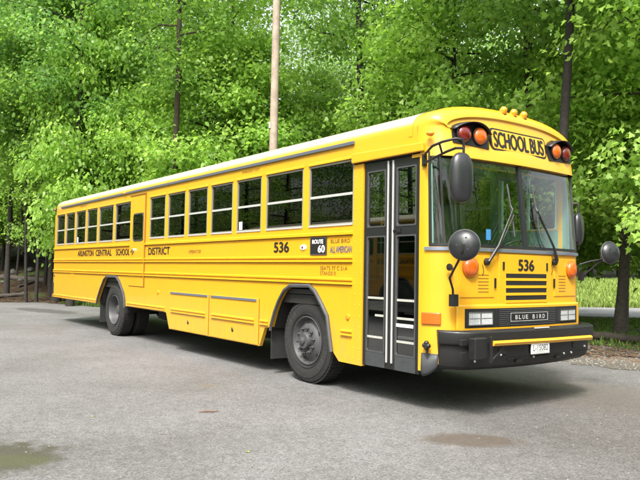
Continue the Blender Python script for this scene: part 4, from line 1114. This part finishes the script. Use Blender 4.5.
# road
rp = []; 
for sgn in (1, -1):
    pts = []
    for i in range(len(ROAD)):
        a = ROAD[max(i-1,0)]; b = ROAD[min(i+1,len(ROAD)-1)]; d = (b-a)/np.linalg.norm(b-a); n = np.array([-d[1], d[0]])
        pts.append(tuple(ROAD[i]+n*sgn*3.3))
    rp += pts if sgn == 1 else pts[::-1]
road_o = sheet('road', rp, .012, asphalt_mat('road_asphalt', (.25,.25,.262), (.17,.17,.18), False))

# loose stones and litter on the gravel
def scatter_mesh(name, n, region, size, mt, kindlab, shape='stone', zfun=None):
    V = []; F = []
    for _ in range(n):
        x, y = region(); z = (zfun(x, y) if zfun else 0); s = random.uniform(*size); a = random.uniform(0, 6.28); k = len(V)
        if shape == 'stone':
            h = s*random.uniform(.4,.8)
            for i in range(4): V.append((x+s*math.cos(a+i*PI/2)*random.uniform(.7,1.2), y+s*math.sin(a+i*PI/2)*random.uniform(.7,1.2), z))
            V.append((x+random.uniform(-.3,.3)*s, y+random.uniform(-.3,.3)*s, z+h)); F += [(k+i, k+(i+1)%4, k+4) for i in range(4)]
        elif shape == 'leaf':
            t = random.uniform(-.5,.5)
            for c_, d_ in ((-1,0),(-.2,.45),(1,0),(-.2,-.45)):
                V.append((x+s*(c_*math.cos(a)-d_*math.sin(a)), y+s*(c_*math.sin(a)+d_*math.cos(a)), z+s*(.15+.3*t*d_+.1*abs(c_))))
            F.append((k,k+1,k+2,k+3))
        elif shape == 'blade':
            for b_ in range(5):
                k = len(V); aa = random.uniform(0, 6.28); bx, by = x+random.uniform(-.05,.05), y+random.uniform(-.05,.05); h = s*random.uniform(.6,1.2); w = .006+s*.035; lx, ly = math.cos(aa)*h*.5, math.sin(aa)*h*.5; px, py = -math.sin(aa)*w, math.cos(aa)*w
                V += [(bx-px,by-py,z),(bx+px,by+py,z),(bx+lx*.5+px*.7,by+ly*.5+py*.7,z+h*.65),(bx+lx*.5-px*.7,by+ly*.5-py*.7,z+h*.65),(bx+lx,by+ly,z+h)]; F += [(k,k+1,k+2,k+3),(k+3,k+2,k+4)]
    me = bpy.data.meshes.new(name); me.from_pydata(V, [], F); me.update(); return tag(link(name, me, mt), kind='stuff', label=kindlab)
def island_mat(name, c0, c1, rough=.8, trans=0):
    m = bpy.data.materials.new(name); m.use_nodes = True; nt = m.node_tree; b = nt.nodes['Principled BSDF']; b.inputs['Roughness'].default_value = rough; b.inputs['Specular IOR Level'].default_value = .3
    ge = nt.nodes.new('ShaderNodeNewGeometry'); r = nt.nodes.new('ShaderNodeValToRGB'); r.color_ramp.elements[0].color = (*c0, 1); r.color_ramp.elements[1].color = (*c1, 1)
    nt.links.new(ge.outputs['Random Per Island'], r.inputs[0]); nt.links.new(r.outputs[0], b.inputs['Base Color'])
    if trans:
        t = nt.nodes.new('ShaderNodeBsdfTranslucent'); mx = nt.nodes.new('ShaderNodeMixShader'); mx.inputs[0].default_value = trans
        nt.links.new(r.outputs[0], t.inputs[0]); nt.links.new(b.outputs[0], mx.inputs[1]); nt.links.new(t.outputs[0], mx.inputs[2]); nt.links.new(mx.outputs[0], nt.nodes['Material Output'].inputs['Surface'])
    return m
stone_m = island_mat('stones', (.05,.046,.042), (.26,.245,.22))
def r_gravel():
    while True:
        x, y = random.uniform(-6.4,3.5), random.uniform(4.4,9.2)
        d = float(poly_dist(x, y))
        if -.6 < d < 3.4: return x, y
scatter_mesh('gravel_stones', 9000, r_gravel, (.006,.022), stone_m, 'loose grey stones scattered over the gravel shoulder beside the bus', 'stone', lambda x, y: .007)
brown_m = island_mat('dead_leaves', (.025,.016,.010), (.15,.09,.05))
def r_lot():
    d = random.uniform(4.5, 20); px = random.uniform(-60, 700)
    x, y = at(px, d)
    return (x, y) if not (-13.6 < x < .4 and -.1 < y < 2.6) else r_lot()
scatter_mesh('pebbles', 2200, r_lot, (.004,.010), stone_m, 'small loose pebbles lying about the asphalt lot', 'stone')
def r_litter():
    while True:
        px = random.uniform(-40, 130) if random.random() < .45 else random.uniform(560, 720); d = random.uniform(11.5, 42); x, y = at(px, d)
        if poly_dist(x, y) > -.15 and road_dist(x, y) > 3.4: return x, y
scatter_mesh('leaf_litter', 16000, r_litter, (.03,.09), brown_m, 'brown dead leaves covering the forest floor by the lot', 'leaf', lambda x, y: float(hgt(x, y))+.01)
def r_red():
    x, y = -2.2+random.gauss(0, 1.3), 5.9+random.gauss(0, .35)+.25*random.random(); return x, y
scatter_mesh('fallen_catkins', 900, r_red, (.010,.030), island_mat('catkins', (.16,.07,.03), (.30,.14,.07)), 'reddish brown fallen tree debris in a band on the gravel', 'leaf', lambda x, y: .012)
grass_m = island_mat('grass_blades', (.045,.095,.012), (.15,.24,.045), .6, .35)
def r_grass1():
    while True:
        px = random.uniform(570, 700); d = random.uniform(12.2, 21); x, y = at(px, d)
        if poly_dist(x, y) > 2.2 and road_dist(x, y) > 3.3 and random.random() < (.35+.65*(math.sin(x*1.7)*math.cos(y*1.3) > -.1)): return x, y
scatter_mesh('grass', 3800, r_grass1, (.05,.13), grass_m, 'patchy short grass between the gravel and the road', 'blade', lambda x, y: float(hgt(x, y)))
def r_grass2():
    while True:
        px = random.uniform(560, 720); d = random.uniform(29, 47); x, y = at(px, d)
        if road_dist(x, y) > 3.4: return x, y
scatter_mesh('meadow_grass', 16000, r_grass2, (.15,.42), island_mat('meadow_blades', (.16,.25,.05), (.40,.50,.13), .6, .4), 'bright sunlit green grass across the road', 'blade', lambda x, y: float(hgt(x, y)))
def r_grass3():
    while True:
        px = random.uniform(48, 125); d = random.uniform(19.5, 25); x, y = at(px, d)
        if .0 < poly_dist(x, y) < 1.3: return x, y
scatter_mesh('verge_grass', 4200, r_grass3, (.05,.14), grass_m, 'narrow strip of green grass at the far edge of the lot', 'blade', lambda x, y: float(hgt(x, y))-.01)

# ================================================================== TREES
def leaf_mat(name, c0, c1, c2, trans=.6):
    m = bpy.data.materials.new(name); m.use_nodes = True; nt = m.node_tree; L = nt.links.new; b = nt.nodes['Principled BSDF']
    b.inputs['Roughness'].default_value = .42; b.inputs['Specular IOR Level'].default_value = .45
    ge = nt.nodes.new('ShaderNodeNewGeometry'); at_ = nt.nodes.new('ShaderNodeAttribute'); at_.attribute_name = 'clump'
    oi = nt.nodes.new('ShaderNodeObjectInfo')
    s1 = nt.nodes.new('ShaderNodeMath'); s1.operation = 'MULTIPLY_ADD'; s1.inputs[1].default_value = .45; L(ge.outputs['Random Per Island'], s1.inputs[0])
    s2 = nt.nodes.new('ShaderNodeMath'); s2.operation = 'MULTIPLY_ADD'; s2.inputs[1].default_value = .40; L(at_.outputs['Fac'], s2.inputs[0])
    s3 = nt.nodes.new('ShaderNodeMath'); s3.operation = 'MULTIPLY'; s3.inputs[1].default_value = .15; L(oi.outputs['Random'], s3.inputs[0])
    L(s3.outputs[0], s2.inputs[2]); L(s2.outputs[0], s1.inputs[2])
    r = nt.nodes.new('ShaderNodeValToRGB'); e = r.color_ramp.elements; e[0].color = (*c0, 1); e[0].position = .12; e[1].color = (*c2, 1); e[1].position = .92; k = e.new(.55); k.color = (*c1, 1)
    L(s1.outputs[0], r.inputs[0]); L(r.outputs[0], b.inputs['Base Color'])
    t = nt.nodes.new('ShaderNodeBsdfTranslucent'); br = nt.nodes.new('ShaderNodeMix'); br.data_type = 'RGBA'; br.blend_type = 'MULTIPLY'; br.inputs['Factor'].default_value = 1; br.inputs['B'].default_value = (1.35,1.35,.95,1)
    L(r.outputs[0], br.inputs['A']); L(br.outputs['Result'], t.inputs[0])
    mx = nt.nodes.new('ShaderNodeMixShader'); mx.inputs[0].default_value = trans; L(b.outputs[0], mx.inputs[1]); L(t.outputs[0], mx.inputs[2]); L(mx.outputs[0], nt.nodes['Material Output'].inputs['Surface'])
    return m
LM = dict(deep=leaf_mat('leaves_shade_green', (.05,.15,.03), (.10,.25,.045), (.20,.38,.075)),
          mid=leaf_mat('leaves_mid_green', (.10,.20,.045), (.22,.38,.08), (.39,.57,.15)),
          light=leaf_mat('leaves_light_green', (.15,.29,.045), (.30,.48,.09), (.48,.65,.19)),
          cool=leaf_mat('leaves_cool_green', (.075,.18,.05), (.17,.33,.08), (.32,.50,.14)))
def bark(name, c, d):
    m = mat(name, c, .9, noise=.5, nscale=14, noise2=d, bump=.9, bscale=30); return m
BK = dict(dark=bark('dark_bark', (.028,.022,.018), (.010,.008,.007)), grey=bark('grey_bark', (.065,.055,.044), (.026,.021,.017)), brown=bark('brown_bark', (.06,.042,.028), (.024,.016,.011)))

MAPLE = np.array([(0,0),(.22,.10),(.50,.04),(.40,.26),(.56,.52),(.28,.50),(.20,.72),(0,1.0),(-.20,.72),(-.28,.50),(-.56,.52),(-.40,.26),(-.50,.04),(-.22,.10)])
OVAL = np.array([(0,0),(.26,.18),(.36,.45),(.22,.78),(0,1.0),(-.22,.78),(-.36,.45),(-.26,.18)])
SIMPLE = np.array([(0,0),(.38,.35),(.22,.75),(0,1.0),(-.22,.75),(-.38,.35)])
def leaves_mesh(name, centres, spread, per, size, shape, clumpv, mt, flat=.30, tilt=.95, droop=.35):
    """centres (n,3); each spray has per leaves in a flattened disc"""
    n = len(centres); N = n*per
    c = np.repeat(centres, per, 0); sp = np.repeat(np.broadcast_to(spread, (n,)), per); cl = np.repeat(clumpv, per)
    r = sp*np.sqrt(rng.random(N)); a = rng.random(N)*2*PI
    off = np.stack([r*np.cos(a), r*np.sin(a), rng.normal(0, 1, N)*sp*flat-droop*(r/np.maximum(sp, 1e-6))**2*sp*.5], 1)
    pos = c+off
    # leaf frame: direction outward-ish and down, normal near up with jitter
    da = a+rng.normal(0, .9, N); dz = -rng.random(N)*1.5+.15
    d = np.stack([np.cos(da), np.sin(da), dz], 1); d /= np.linalg.norm(d, axis=1)[:, None]
    nrm = np.stack([rng.normal(0, tilt, N), rng.normal(0, tilt, N), np.ones(N)], 1); nrm -= d*(nrm*d).sum(1)[:, None]; nrm /= np.linalg.norm(nrm, axis=1)[:, None]
    s = np.cross(d, nrm); sz = size*(.65+.7*rng.random(N))
    k = len(shape); u = shape[:, 0]; v = shape[:, 1]
    fold = np.abs(u)*.28
    V = pos[:, None, :]+sz[:, None, None]*(s[:, None, :]*u[None, :, None]+d[:, None, :]*v[None, :, None]+nrm[:, None, :]*fold[None, :, None]-nrm[:, None, :]*(v**2*.15)[None, :, None])
    me = bpy.data.meshes.new(name); me.vertices.add(N*k); me.vertices.foreach_set('co', V.astype(np.float32).ravel())
    me.loops.add(N*k); me.loops.foreach_set('vertex_index', np.arange(N*k, dtype=np.int32)); me.polygons.add(N)
    me.polygons.foreach_set('loop_start', np.arange(0, N*k, k, dtype=np.int32)); me.polygons.foreach_set('loop_total', np.full(N, k, np.int32))
    me.update(calc_edges=True)
    at_ = me.attributes.new('clump', 'FLOAT', 'FACE'); at_.data.foreach_set('value', cl.astype(np.float32))
    me.materials.append(mt); return me
def limb_tree(H, hb, rad, nl, seed, lean_=(0,0), r0=.16, twig=3, up_=.12, bend=.25, low_taper=.5, onlyangle=None):
    """trunk + limbs; returns MB and spray centres"""
    rs = random.Random(seed); mb = MB(); k = 9; tp = []
    for i in range(k+1):
        t = i/k; tp.append(Vector((lean_[0]*t*H+bend*math.sin(t*3+seed)*t, lean_[1]*t*H+bend*math.cos(t*2.3+seed)*t-bend*t*.5, H*t)))
    rr_ = [r0*(1-.85*(i/k))+(r0*.35 if i == 0 else 0)+.01 for i in range(k+1)]
    tp0 = [tp[0]-Vector((0,0,.5))]+tp; mb.tube(tp0, [rr_[0]*1.15]+rr_, 9)
    def tr(h): q = min(max(h/H, 0), .999)*k; i = int(q); return tp[i].lerp(tp[i+1], q-i)
    C = []
    for j in range(nl):
        t = (j+rs.random()*.7)/nl; h = hb+(H-hb)*t*.97
        prof = math.sin(PI*min(1, (.16+.84*t)))**.6 if t > .35 else low_taper+(1-low_taper)*t/.35
        R = rad*prof*rs.uniform(.65, 1.12); a = j*2.39996+rs.uniform(-.4,.4)
        if onlyangle is not None: a = onlyangle[0]+rs.uniform(-onlyangle[1], onlyangle[1])
        p0 = tr(h); pts = [p0]
        for q in (.35,.7,1):
            aa = a+rs.uniform(-.15,.15); pts.append(p0+Vector((math.cos(aa)*R*q, math.sin(aa)*R*q, R*up_*(q**.8)-.10*R*q*q+rs.uniform(-.1,.1))))
        rl_ = max(.012, r0*(.38-.25*t)); mb.tube(pts, [rl_, rl_*.65, rl_*.35, .006], 6)
        ns = max(2, int(round(R/.55)))
        for q in range(ns):
            f = .30+.72*(q+rs.random()*.6)/ns; f = min(f, 1.02)
            base = pts[0].lerp(pts[-1], f) if f <= 1 else pts[-1]
            for w in range(twig):
                side = rs.uniform(-1,1)*R*.42*(1.1-.5*f); aa = a+PI/2
                c_ = base+Vector((math.cos(aa)*side, math.sin(aa)*side, rs.uniform(-.22,.30)-.10*abs(side)))
                C.append(tuple(c_))
                if w == 0: mb.tube([base, c_], [.012,.005], 4, False)
        C.append(tuple(pts[-1]))
    C.append(tuple(tp[-1])); return mb, np.array(C)
PROTO = {}
def proto(key, H, hb, rad, nl, seed, mt, bk, size, per, spread, shape=SIMPLE, **kw):
    mb, C = limb_tree(H, hb, rad, nl, seed, **kw)
    cl = rng.random(len(C)); sp = spread*(.7+.6*rng.random(len(C)))
    crown = leaves_mesh('crown_'+key, C, sp, per, size, shape, cl, LM[mt])
    me = mb.mesh('trunk_'+key); me.materials.append(BK[bk]); me.polygons.foreach_set('use_smooth', [True]*len(me.polygons))
    PROTO[key] = (me, crown); return len(C)*per
def tree(name, key, x, y, label, group=None, s=1.0, rz=None, sz=None, cat='tree', dz=0, flipm=None):
    z = float(hgt(x, y)) if float(poly_dist(x, y)) > .5 else 0
    e = empty(name, (x, y, z-.05+dz), label, cat, group, random.uniform(0, 6.28) if rz is None else rz)
    e.scale = (s, s, sz or s)
    for nm, me in zip(('trunk', 'crown'), PROTO[key]):
        o = bpy.data.objects.new(nm, me); col.objects.link(o); o.parent = e
    return e
tot = 0
tot += proto('layered', 15, 3.0, 4.2, 24, 3, 'light', 'dark', 0.112, 56, 0.80, low_taper=.75, twig=2, r0=.18)
tot += proto('tall', 18, 4.5, 3.8, 28, 5, 'mid', 'brown', 0.110, 38, 0.90, low_taper=.6)
tot += proto('broad', 16, 3.4, 4.8, 30, 8, 'mid', 'dark', 0.110, 39, 0.95, low_taper=.7)
tot += proto('cool', 17, 3.6, 4.2, 28, 12, 'cool', 'dark', 0.108, 39, 0.95, low_taper=.7)
tot += proto('understory', 8.5, 1.6, 3.0, 30, 21, 'light', 'grey', 0.136, 62, 0.69, shape=OVAL, r0=.08, low_taper=.7)
tot += proto('maple', 9.5, 2.3, 3.0, 30, 33, 'light', 'dark', 0.108, 84, 0.62, shape=MAPLE, r0=.13, low_taper=.8, twig=2)
tot += proto('slender', 15, 5.5, 2.4, 20, 41, 'mid', 'grey', 0.128, 50, 0.80, r0=.10)
print('leaves in prototypes', tot)

# trees one can point to
bx, by = at(620, 15.0)
mb, C = limb_tree(9.5, 3.0, 2.2, 30, 77, lean_=(.04,.052), r0=.125, bend=.12, low_taper=.75)
C = C[(C[:, 2] > 2.5)]
PROTO['right'] = (mb.mesh('trunk_right'), leaves_mesh('crown_right', C, .60*(.7+.6*rng.random(len(C))), 92, .102, MAPLE, rng.random(len(C)), LM['light'], droop=.6))
PROTO['right'][0].materials.append(BK['grey']); PROTO['right'][0].polygons.foreach_set('use_smooth', [True]*len(PROTO['right'][0].polygons))
tree('maple_tree', 'right', bx, by, 'leaning maple with short grey trunk on the grass right of the bus', rz=.3)
x, y = at(562, 14.6); mb = MB()
RX_, RY_ = .596, .803
def trunk_tree(name, x, y, lean_, r, key_crown, label, H=16, bk='dark', hb=6, rad=4, mt='mid', seed=50, size=.125, per=75, nl=26):
    mb, C = limb_tree(H, hb, rad, nl, seed, lean_=lean_, r0=r*.85, bend=.28)
    k = name+str(seed); me = mb.mesh('trunk_'+k); me.materials.append(BK[bk]); me.polygons.foreach_set('use_smooth', [True]*len(me.polygons))
    PROTO[k] = (me, leaves_mesh('crown_'+k, C, .8*(.7+.6*rng.random(len(C))), per, size, SIMPLE, rng.random(len(C)), LM[mt]))
    return tree(name, k, x, y, label, rz=0)
x, y = at(549, 12.6); trunk_tree('forest_tree', x, y, (.033,.044), .115, None, 'tall straight tree with near-black trunk rising just behind the bus nose', seed=51, hb=6.5)
x, y = at(531, 17.0); trunk_tree('forest_tree', x, y, (.0,.0), .17, None, 'thick brown-trunked tree behind the SCHOOL BUS sign, half hidden by leaves', bk='brown', seed=52, H=18, hb=6.8, per=50)
x, y = at(366, 19.5); trunk_tree('forest_tree', x, y, (-.006,-.008), .15, None, 'dark trunk forking high up, right of the wooden utility pole', seed=53, H=17, hb=6.8, mt='mid', per=44)
for (px, d, r, h, lx, hb_, mt_, bk_, lb) in ((112, 26.8, .12, 15, .004, 7.6, 'light', 'dark', 'straight dark-trunked tree rising over the emergency door'),
        (172, 21.0, .14, 16, -.004, 7.2, 'mid', 'brown', 'dark brown-trunked tree rising over the middle of the bus, left of the pole'),
        (72, 23.8, .13, 16, .010, 6.8, 'cool', 'dark', 'dark slanting tree rising over the rearmost windows'),
        (412, 20.4, .13, 16, .012, 7.4, 'mid', 'dark', 'dark trunk above the entry door, between two maples'),
        (232, 23.0, .12, 16, .006, 7.5, 'light', 'grey', 'slim grey trunk between the large-leaved trees, left of the pole'),
        (8, 27.5, .11, 16, .008, 7.0, 'cool', 'dark', 'dark tree at the very left edge of the wood')):
    x, y = at(px, d); trunk_tree('forest_tree', x, y, (lx*RX_, lx*RY_), r, None, lb, seed=60+int(px), H=h, hb=hb_, mt=mt_, bk=bk_, per=40, nl=20, rad=3.4)
x, y = at(28, 26.0); trunk_tree('forest_tree', x, y, (-.006,-.010), .055, None, 'slim dark-barked tree at the lot edge, leftmost of the pair by the bus tail', bk='dark', seed=54, H=14, hb=5.6, rad=3, mt='mid', nl=20)
x, y = at(38, 26.2); trunk_tree('forest_tree', x, y, (.010,.012), .06, None, 'slim tree at the lot edge, right one of the pair by the bus tail', bk='dark', seed=55, H=15, hb=5.8, rad=3, mt='mid', nl=20)
x, y = at(52, 27.5); trunk_tree('forest_tree', x, y, (.0,.0), .085, None, 'dark tree directly behind the rear corner of the bus', bk='dark', seed=56, H=16, hb=4.0, rad=4, mt='light', nl=28)
x, y = at(116, 29.0); tree('layered_tree', 'layered', x, y, 'bright green tree with flat layered sprays above the rear windows', s=1.05, rz=1.0)
x, y = at(180, 28.5); tree('layered_tree', 'layered', x, y, 'bright layered tree with dark trunk left of the utility pole', s=1.0, rz=2.6)
x, y = at(70, 30.5); tree('broad_tree', 'broad', x, y, 'dark-trunked broad tree high above the bus tail', rz=.6)
x, y = at(212, 22.6); tree('large_leaf_tree', 'maple', x, y, 'large-leaved light green tree hanging over the roof left of the pole', s=1.0, rz=.4, sz=1.0)
x, y = at(146, 25.0); tree('large_leaf_tree', 'maple', x, y, 'smaller large-leaved tree over the middle of the bus roof', s=.9, rz=2.2)
x, y = at(318, 24.2); tree('large_leaf_tree', 'maple', x, y, 'large-leaved tree just right of the wooden utility pole', s=.86, rz=4.4)
x, y = at(452, 17.8); tree('maple_tree', 'maple', x, y, 'maple with big yellow-green leaves behind the front of the roof', s=1.0, rz=1.2)
x, y = at(388, 23.8); tree('maple_tree', 'maple', x, y, 'maple behind the roof between the pole and the front cap', s=1.0, rz=3.4)
x, y = at(690, 12.8); tree('maple_tree', 'maple', x, y, 'maple with low drooping leaves entering from the right edge', s=1.05, rz=5.0)
x, y = at(655, 19.5); tree('understory_tree', 'understory', x, y, 'small leafy tree at the right edge beyond the leaning maple', s=1.1, rz=1.0)
x, y = at(95, 24.6); tree('understory_tree', 'understory', x, y, 'low leafy tree draping over the rear end of the bus roof', s=.85, rz=1.7, sz=1.3)
x, y = at(58, 26.4); tree('layered_tree', 'layered', x, y, 'light green layered tree beside the rear corner of the bus', s=.8, rz=3.7, sz=.9)
# the forest behind: individuals in rows
GR = 'forest trees behind the bus'
kinds = [('broad','broad green forest tree in the dense wood behind the bus'),('tall','tall brown-trunked forest tree in the dense wood behind the bus'),('cool','blue-green forest tree in the dense wood behind the bus'),('layered','bright yellow-green forest tree in the dense wood behind the bus'),('slender','slender grey forest tree in the dense wood behind the bus'),('understory','low shrubby tree in the dense wood behind the bus')]
rows_ = [(23.5, 120, ['understory','broad','cool','understory']), (29, 96, ['tall','broad','cool','layered']), (34, 74, ['broad','cool','tall','layered']), (42, 62, ['tall','broad','cool','layered']), (53, 50, ['broad','tall','cool'])]
lab = dict(kinds)
for d, step, ks in rows_:
    px = -90+random.uniform(0, step)
    while px < 730:
        dd = d+random.uniform(-1.6,1.6); x, y = at(px, dd)
        rdd = float(road_dist(x, y)); k = random.choice(ks)
        ok = poly_dist(x, y) > 1.8 and rdd > 4.0 and not (px > 560 and dd < 47)
        if px < 60 and dd < 30: ok = False
        if ok: tree(k+'_tree', k, x, y, lab[k], GR+', '+k, s=random.uniform(.9,1.15)*1.0)
        px += step*random.uniform(.8,1.2)
for px, d, k in ((575,50,'broad'),(600,56,'cool'),(632,49,'understory'),(655,52,'tall'),(612,64,'broad'),(645,62,'tall'),(585,62,'tall'),(700,50,'broad'),(560,53,'understory'),(618,51,'understory')):
    x, y = at(px, d); tree(k+'_tree', k, x, y, k+' tree at the far side of the sunlit grass across the road', 'trees across the road, '+k, s=1.0, sz=1.05)
for (px, d, lb) in ((4,37,'low leafy tree high on the slope at the left edge'),(27,34,'low leafy tree on the slope between the slim trunks'),(50,38,'low leafy tree on the slope right behind the bus tail'),(-20,33,'low leafy tree just inside the left edge of the slope')):
    x, y = at(px, d); tree('understory_tree', 'understory', x, y, lb, s=.9, rz=px)
# slim bare stems on the slope at the left
for i, (px, d, r, h) in enumerate(((8,29,.05,7),(17,31,.045,8),(46,30,.07,9),(2,33,.055,9),(24,36,.06,9),(36,41,.10,9),(12,44,.10,9))):
    x, y = at(px, d); mb = MB(); a = random.uniform(-.04,.04)
    pts = [(0,0,-.3),(a*h*.3,.02*h,h*.35),(a*h*.7,.0,h*.7),(a*h,.03*h,h)]; mb.tube(pts, [r*1.2,r,r*.8,r*.5], 8)
    for q in range(4):
        hh = h*random.uniform(.3,.9); aa = random.uniform(0,6.28); mb.tube([(a*hh,0,hh),(a*hh+.6*math.cos(aa),.6*math.sin(aa),hh+.5)], [r*.3,r*.1], 5)
    z = float(hgt(x, y)); e = empty('sapling', (x, y, z), 'thin bare-stemmed sapling on the leaf-littered slope at the left', 'sapling', 'bare saplings on the slope')
    o = mb.build('trunk', BK['dark'], e, smooth=True)
# trees behind the photographer, seen only as reflections in the glass
for (x, y, k, s) in ((-4,-17,'broad',1),(-12,-18,'cool',1),(4,-19,'tall',.95),(-20,-19,'broad',1),(14,-15,'layered',.95),(22,-4,'broad',.95),(20,6,'cool',.95),(24,14,'tall',.9),(30,24,'broad',.9),(26,34,'cool',.9),(17,-1,'understory',1.1),(34,8,'broad',1.1),(30,-12,'broad',1.1),(0,-26,'broad',1.1),(-28,-24,'cool',1.1),(-8,-27,'tall',1.1),(12,-25,'broad',1.1),(-36,-22,'broad',1.1),(-17,-26,'layered',1.0),(-34,-9,'broad',.9),(-38,-15,'cool',1),(-31,-16,'layered',.9),(-44,-10,'broad',1.1),(-46,-20,'broad',1.1),(-40,-25,'tall',1.1),(15,10,'layered',.8),(17,16,'broad',.8),(14,21,'cool',.8),(21,11,'understory',1.2),(20,20,'understory',1.2),(13,15.5,'understory',1.1),(27,27,'broad',1),(36,18,'cool',1.1)):
    e = tree(k+'_tree', k, x, y, k+' tree on the photographer\'s side of the lot', 'trees mirrored in the bus windows, '+k, s=s)
    e.location.z = 0

# ================================================================== SMALL THINGS
# utility pole
x, y = at(271.5, 16.2); g = MB(); g.tube([(0,0,-.3),(0,0,3),(.01,0,6),(.02,.01,11)], [.115,.108,.096,.085], 20)
po = g.build('utility_pole', mat('weathered_wood', (.36,.29,.23), .85, noise=.45, nscale=5, noise2=(.20,.16,.125), bump=.7, bscale=25), None, smooth=True)
po.location = (x, y, float(hgt(x, y))); tag(po, 'bare weathered wooden utility pole standing behind the bus', 'utility pole')
g = MB(); g.box(-.03,.03,-.125,-.100,4.8,4.95); g.build('pole_tag', M['silver'], po)
for zz, aa in ((3.9,3.6),(4.6,4.1),(5.5,3.9),(6.4,4.3)):
    g = MB(); g.box(-.004,.004,-.5,.5,-.001,.001); g = MB(); c_, s_ = math.cos(aa), math.sin(aa); rr0 = .1075-.0035*(zz-3)
    g.obox((rr0*c_, rr0*s_, zz), (-s_*.004, c_*.004, 0), (c_*.002, s_*.002, 0), (0,0,.28)); g.build('drying_crack', BK['dark'], po)
# rail of logs edging the gravel
def log(name, a, b, r, mt, label, cat='log', group=None):
    a = Vector(a); b = Vector(b); n = 8; pts = [a.lerp(b, i/n)+Vector((random.uniform(-.02,.02), random.uniform(-.02,.02), random.uniform(-.02,.02))) for i in range(n+1)]
    g = MB(); g.tube([p-a for p in pts], [r*random.uniform(.85,1.1) for _ in pts], 12); o = g.build(name, mt, None, smooth=True); o.location = a; return tag(o, label, cat, group)
logm = mat('log_wood', (.04,.031,.024), .9, noise=.5, nscale=6, bump=.8, bscale=20)
log('timber_edging', (-5.6,7.55,.12), (-1.9,8.75,.12), .085, logm, 'dark timber lying along the gravel edge by the leaning maple trunk', 'timber')
log('timber_edging', (-1.75,8.85,.13), (1.9,10.1,.13), .09, logm, 'dark timber continuing the gravel edging out to the right edge', 'timber')
for (p0, p1, r, lb) in (((3,31),(70,30),.14,'long fallen log lying across the slope behind the saplings'),((-10,26.8),(26,27.4),.09,'thin fallen branch low on the slope at the left edge'),((-20,35),(30,36.5),.16,'mossy fallen log higher up the slope'),((20,29),(48,31.5),.06,'crooked grey branch among the dead leaves on the slope')):
    a = at(*p0); b = at(*p1); log('fallen_log', (a[0],a[1],float(hgt(*a))+r*.8), (b[0],b[1],float(hgt(*b))+r*.8), r, BK['grey'], lb)
rockm = mat('rock', (.075,.075,.068), .9, noise=.5, nscale=3, bump=.8, bscale=9)
for i, (px, d, s) in enumerate(((6,30,.32),(14,32.5,.45),(-6,31,.4),(30,33,.5),(44,35,.42),(60,32,.35),(2,35,.5),(22,30.5,.25),(636,15.6,.16),(640,16.4,.2))):
    x, y = at(px, d); s *= .62 if px < 300 else 1; mb = ellipsoid((0,0,0), s, s*.8, s*.55, None, 12, 8)
    mb.v = [(a*(1+.22*math.sin(a*9/s*.5+i)), b*(1+.2*math.cos(c*8/s*.5+i)), c*(1+.25*math.sin(b*7/s*.5+2*i))) for a, b, c in mb.v]
    o = mb.build('rock', rockm, None, smooth=True, ang=50); o.location = (x, y, float(hgt(x, y))+s*.1)
    tag(o, 'rounded grey rock half buried in the leaf litter on the slope' if px < 300 else 'small grey rock in the grass at the right edge', 'rock', 'rocks on the slope' if px < 300 else 'rocks in the grass')
# twig and leaf on the lot
g = MB(); g.tube([(-.09,0,.012),(-.02,.012,.014),(.05,.0,.012),(.10,.02,.014)], [.004,.007,.006,.003], 7); o = g.build('twig', mat('twig_bark', (.11,.05,.025), .8), None, smooth=True); o.location = (-1.47,-1.75,0); o.rotation_euler.z = 1.15; tag(o, 'short reddish brown twig lying alone on the grey asphalt', 'twig')
lm = mat('fallen_leaf', (.30,.34,.05), .6)
for (x, y, lb) in ((-.06,-2.15,'single yellow-green leaf on the asphalt near the twig'),(-1.9,-2.75,'small yellow-green leaf on the asphalt to the left of the twig')):
    g = MB(); n = len(MAPLE); g.add([(u*.035, v*.035, .004+.006*abs(u)) for u, v in MAPLE], [tuple(range(n))]); o = g.build('fallen_leaf', lm, None, fix=False); o.location = (x, y, 0); o.rotation_euler.z = random.uniform(0,6); tag(o, lb, 'leaf')
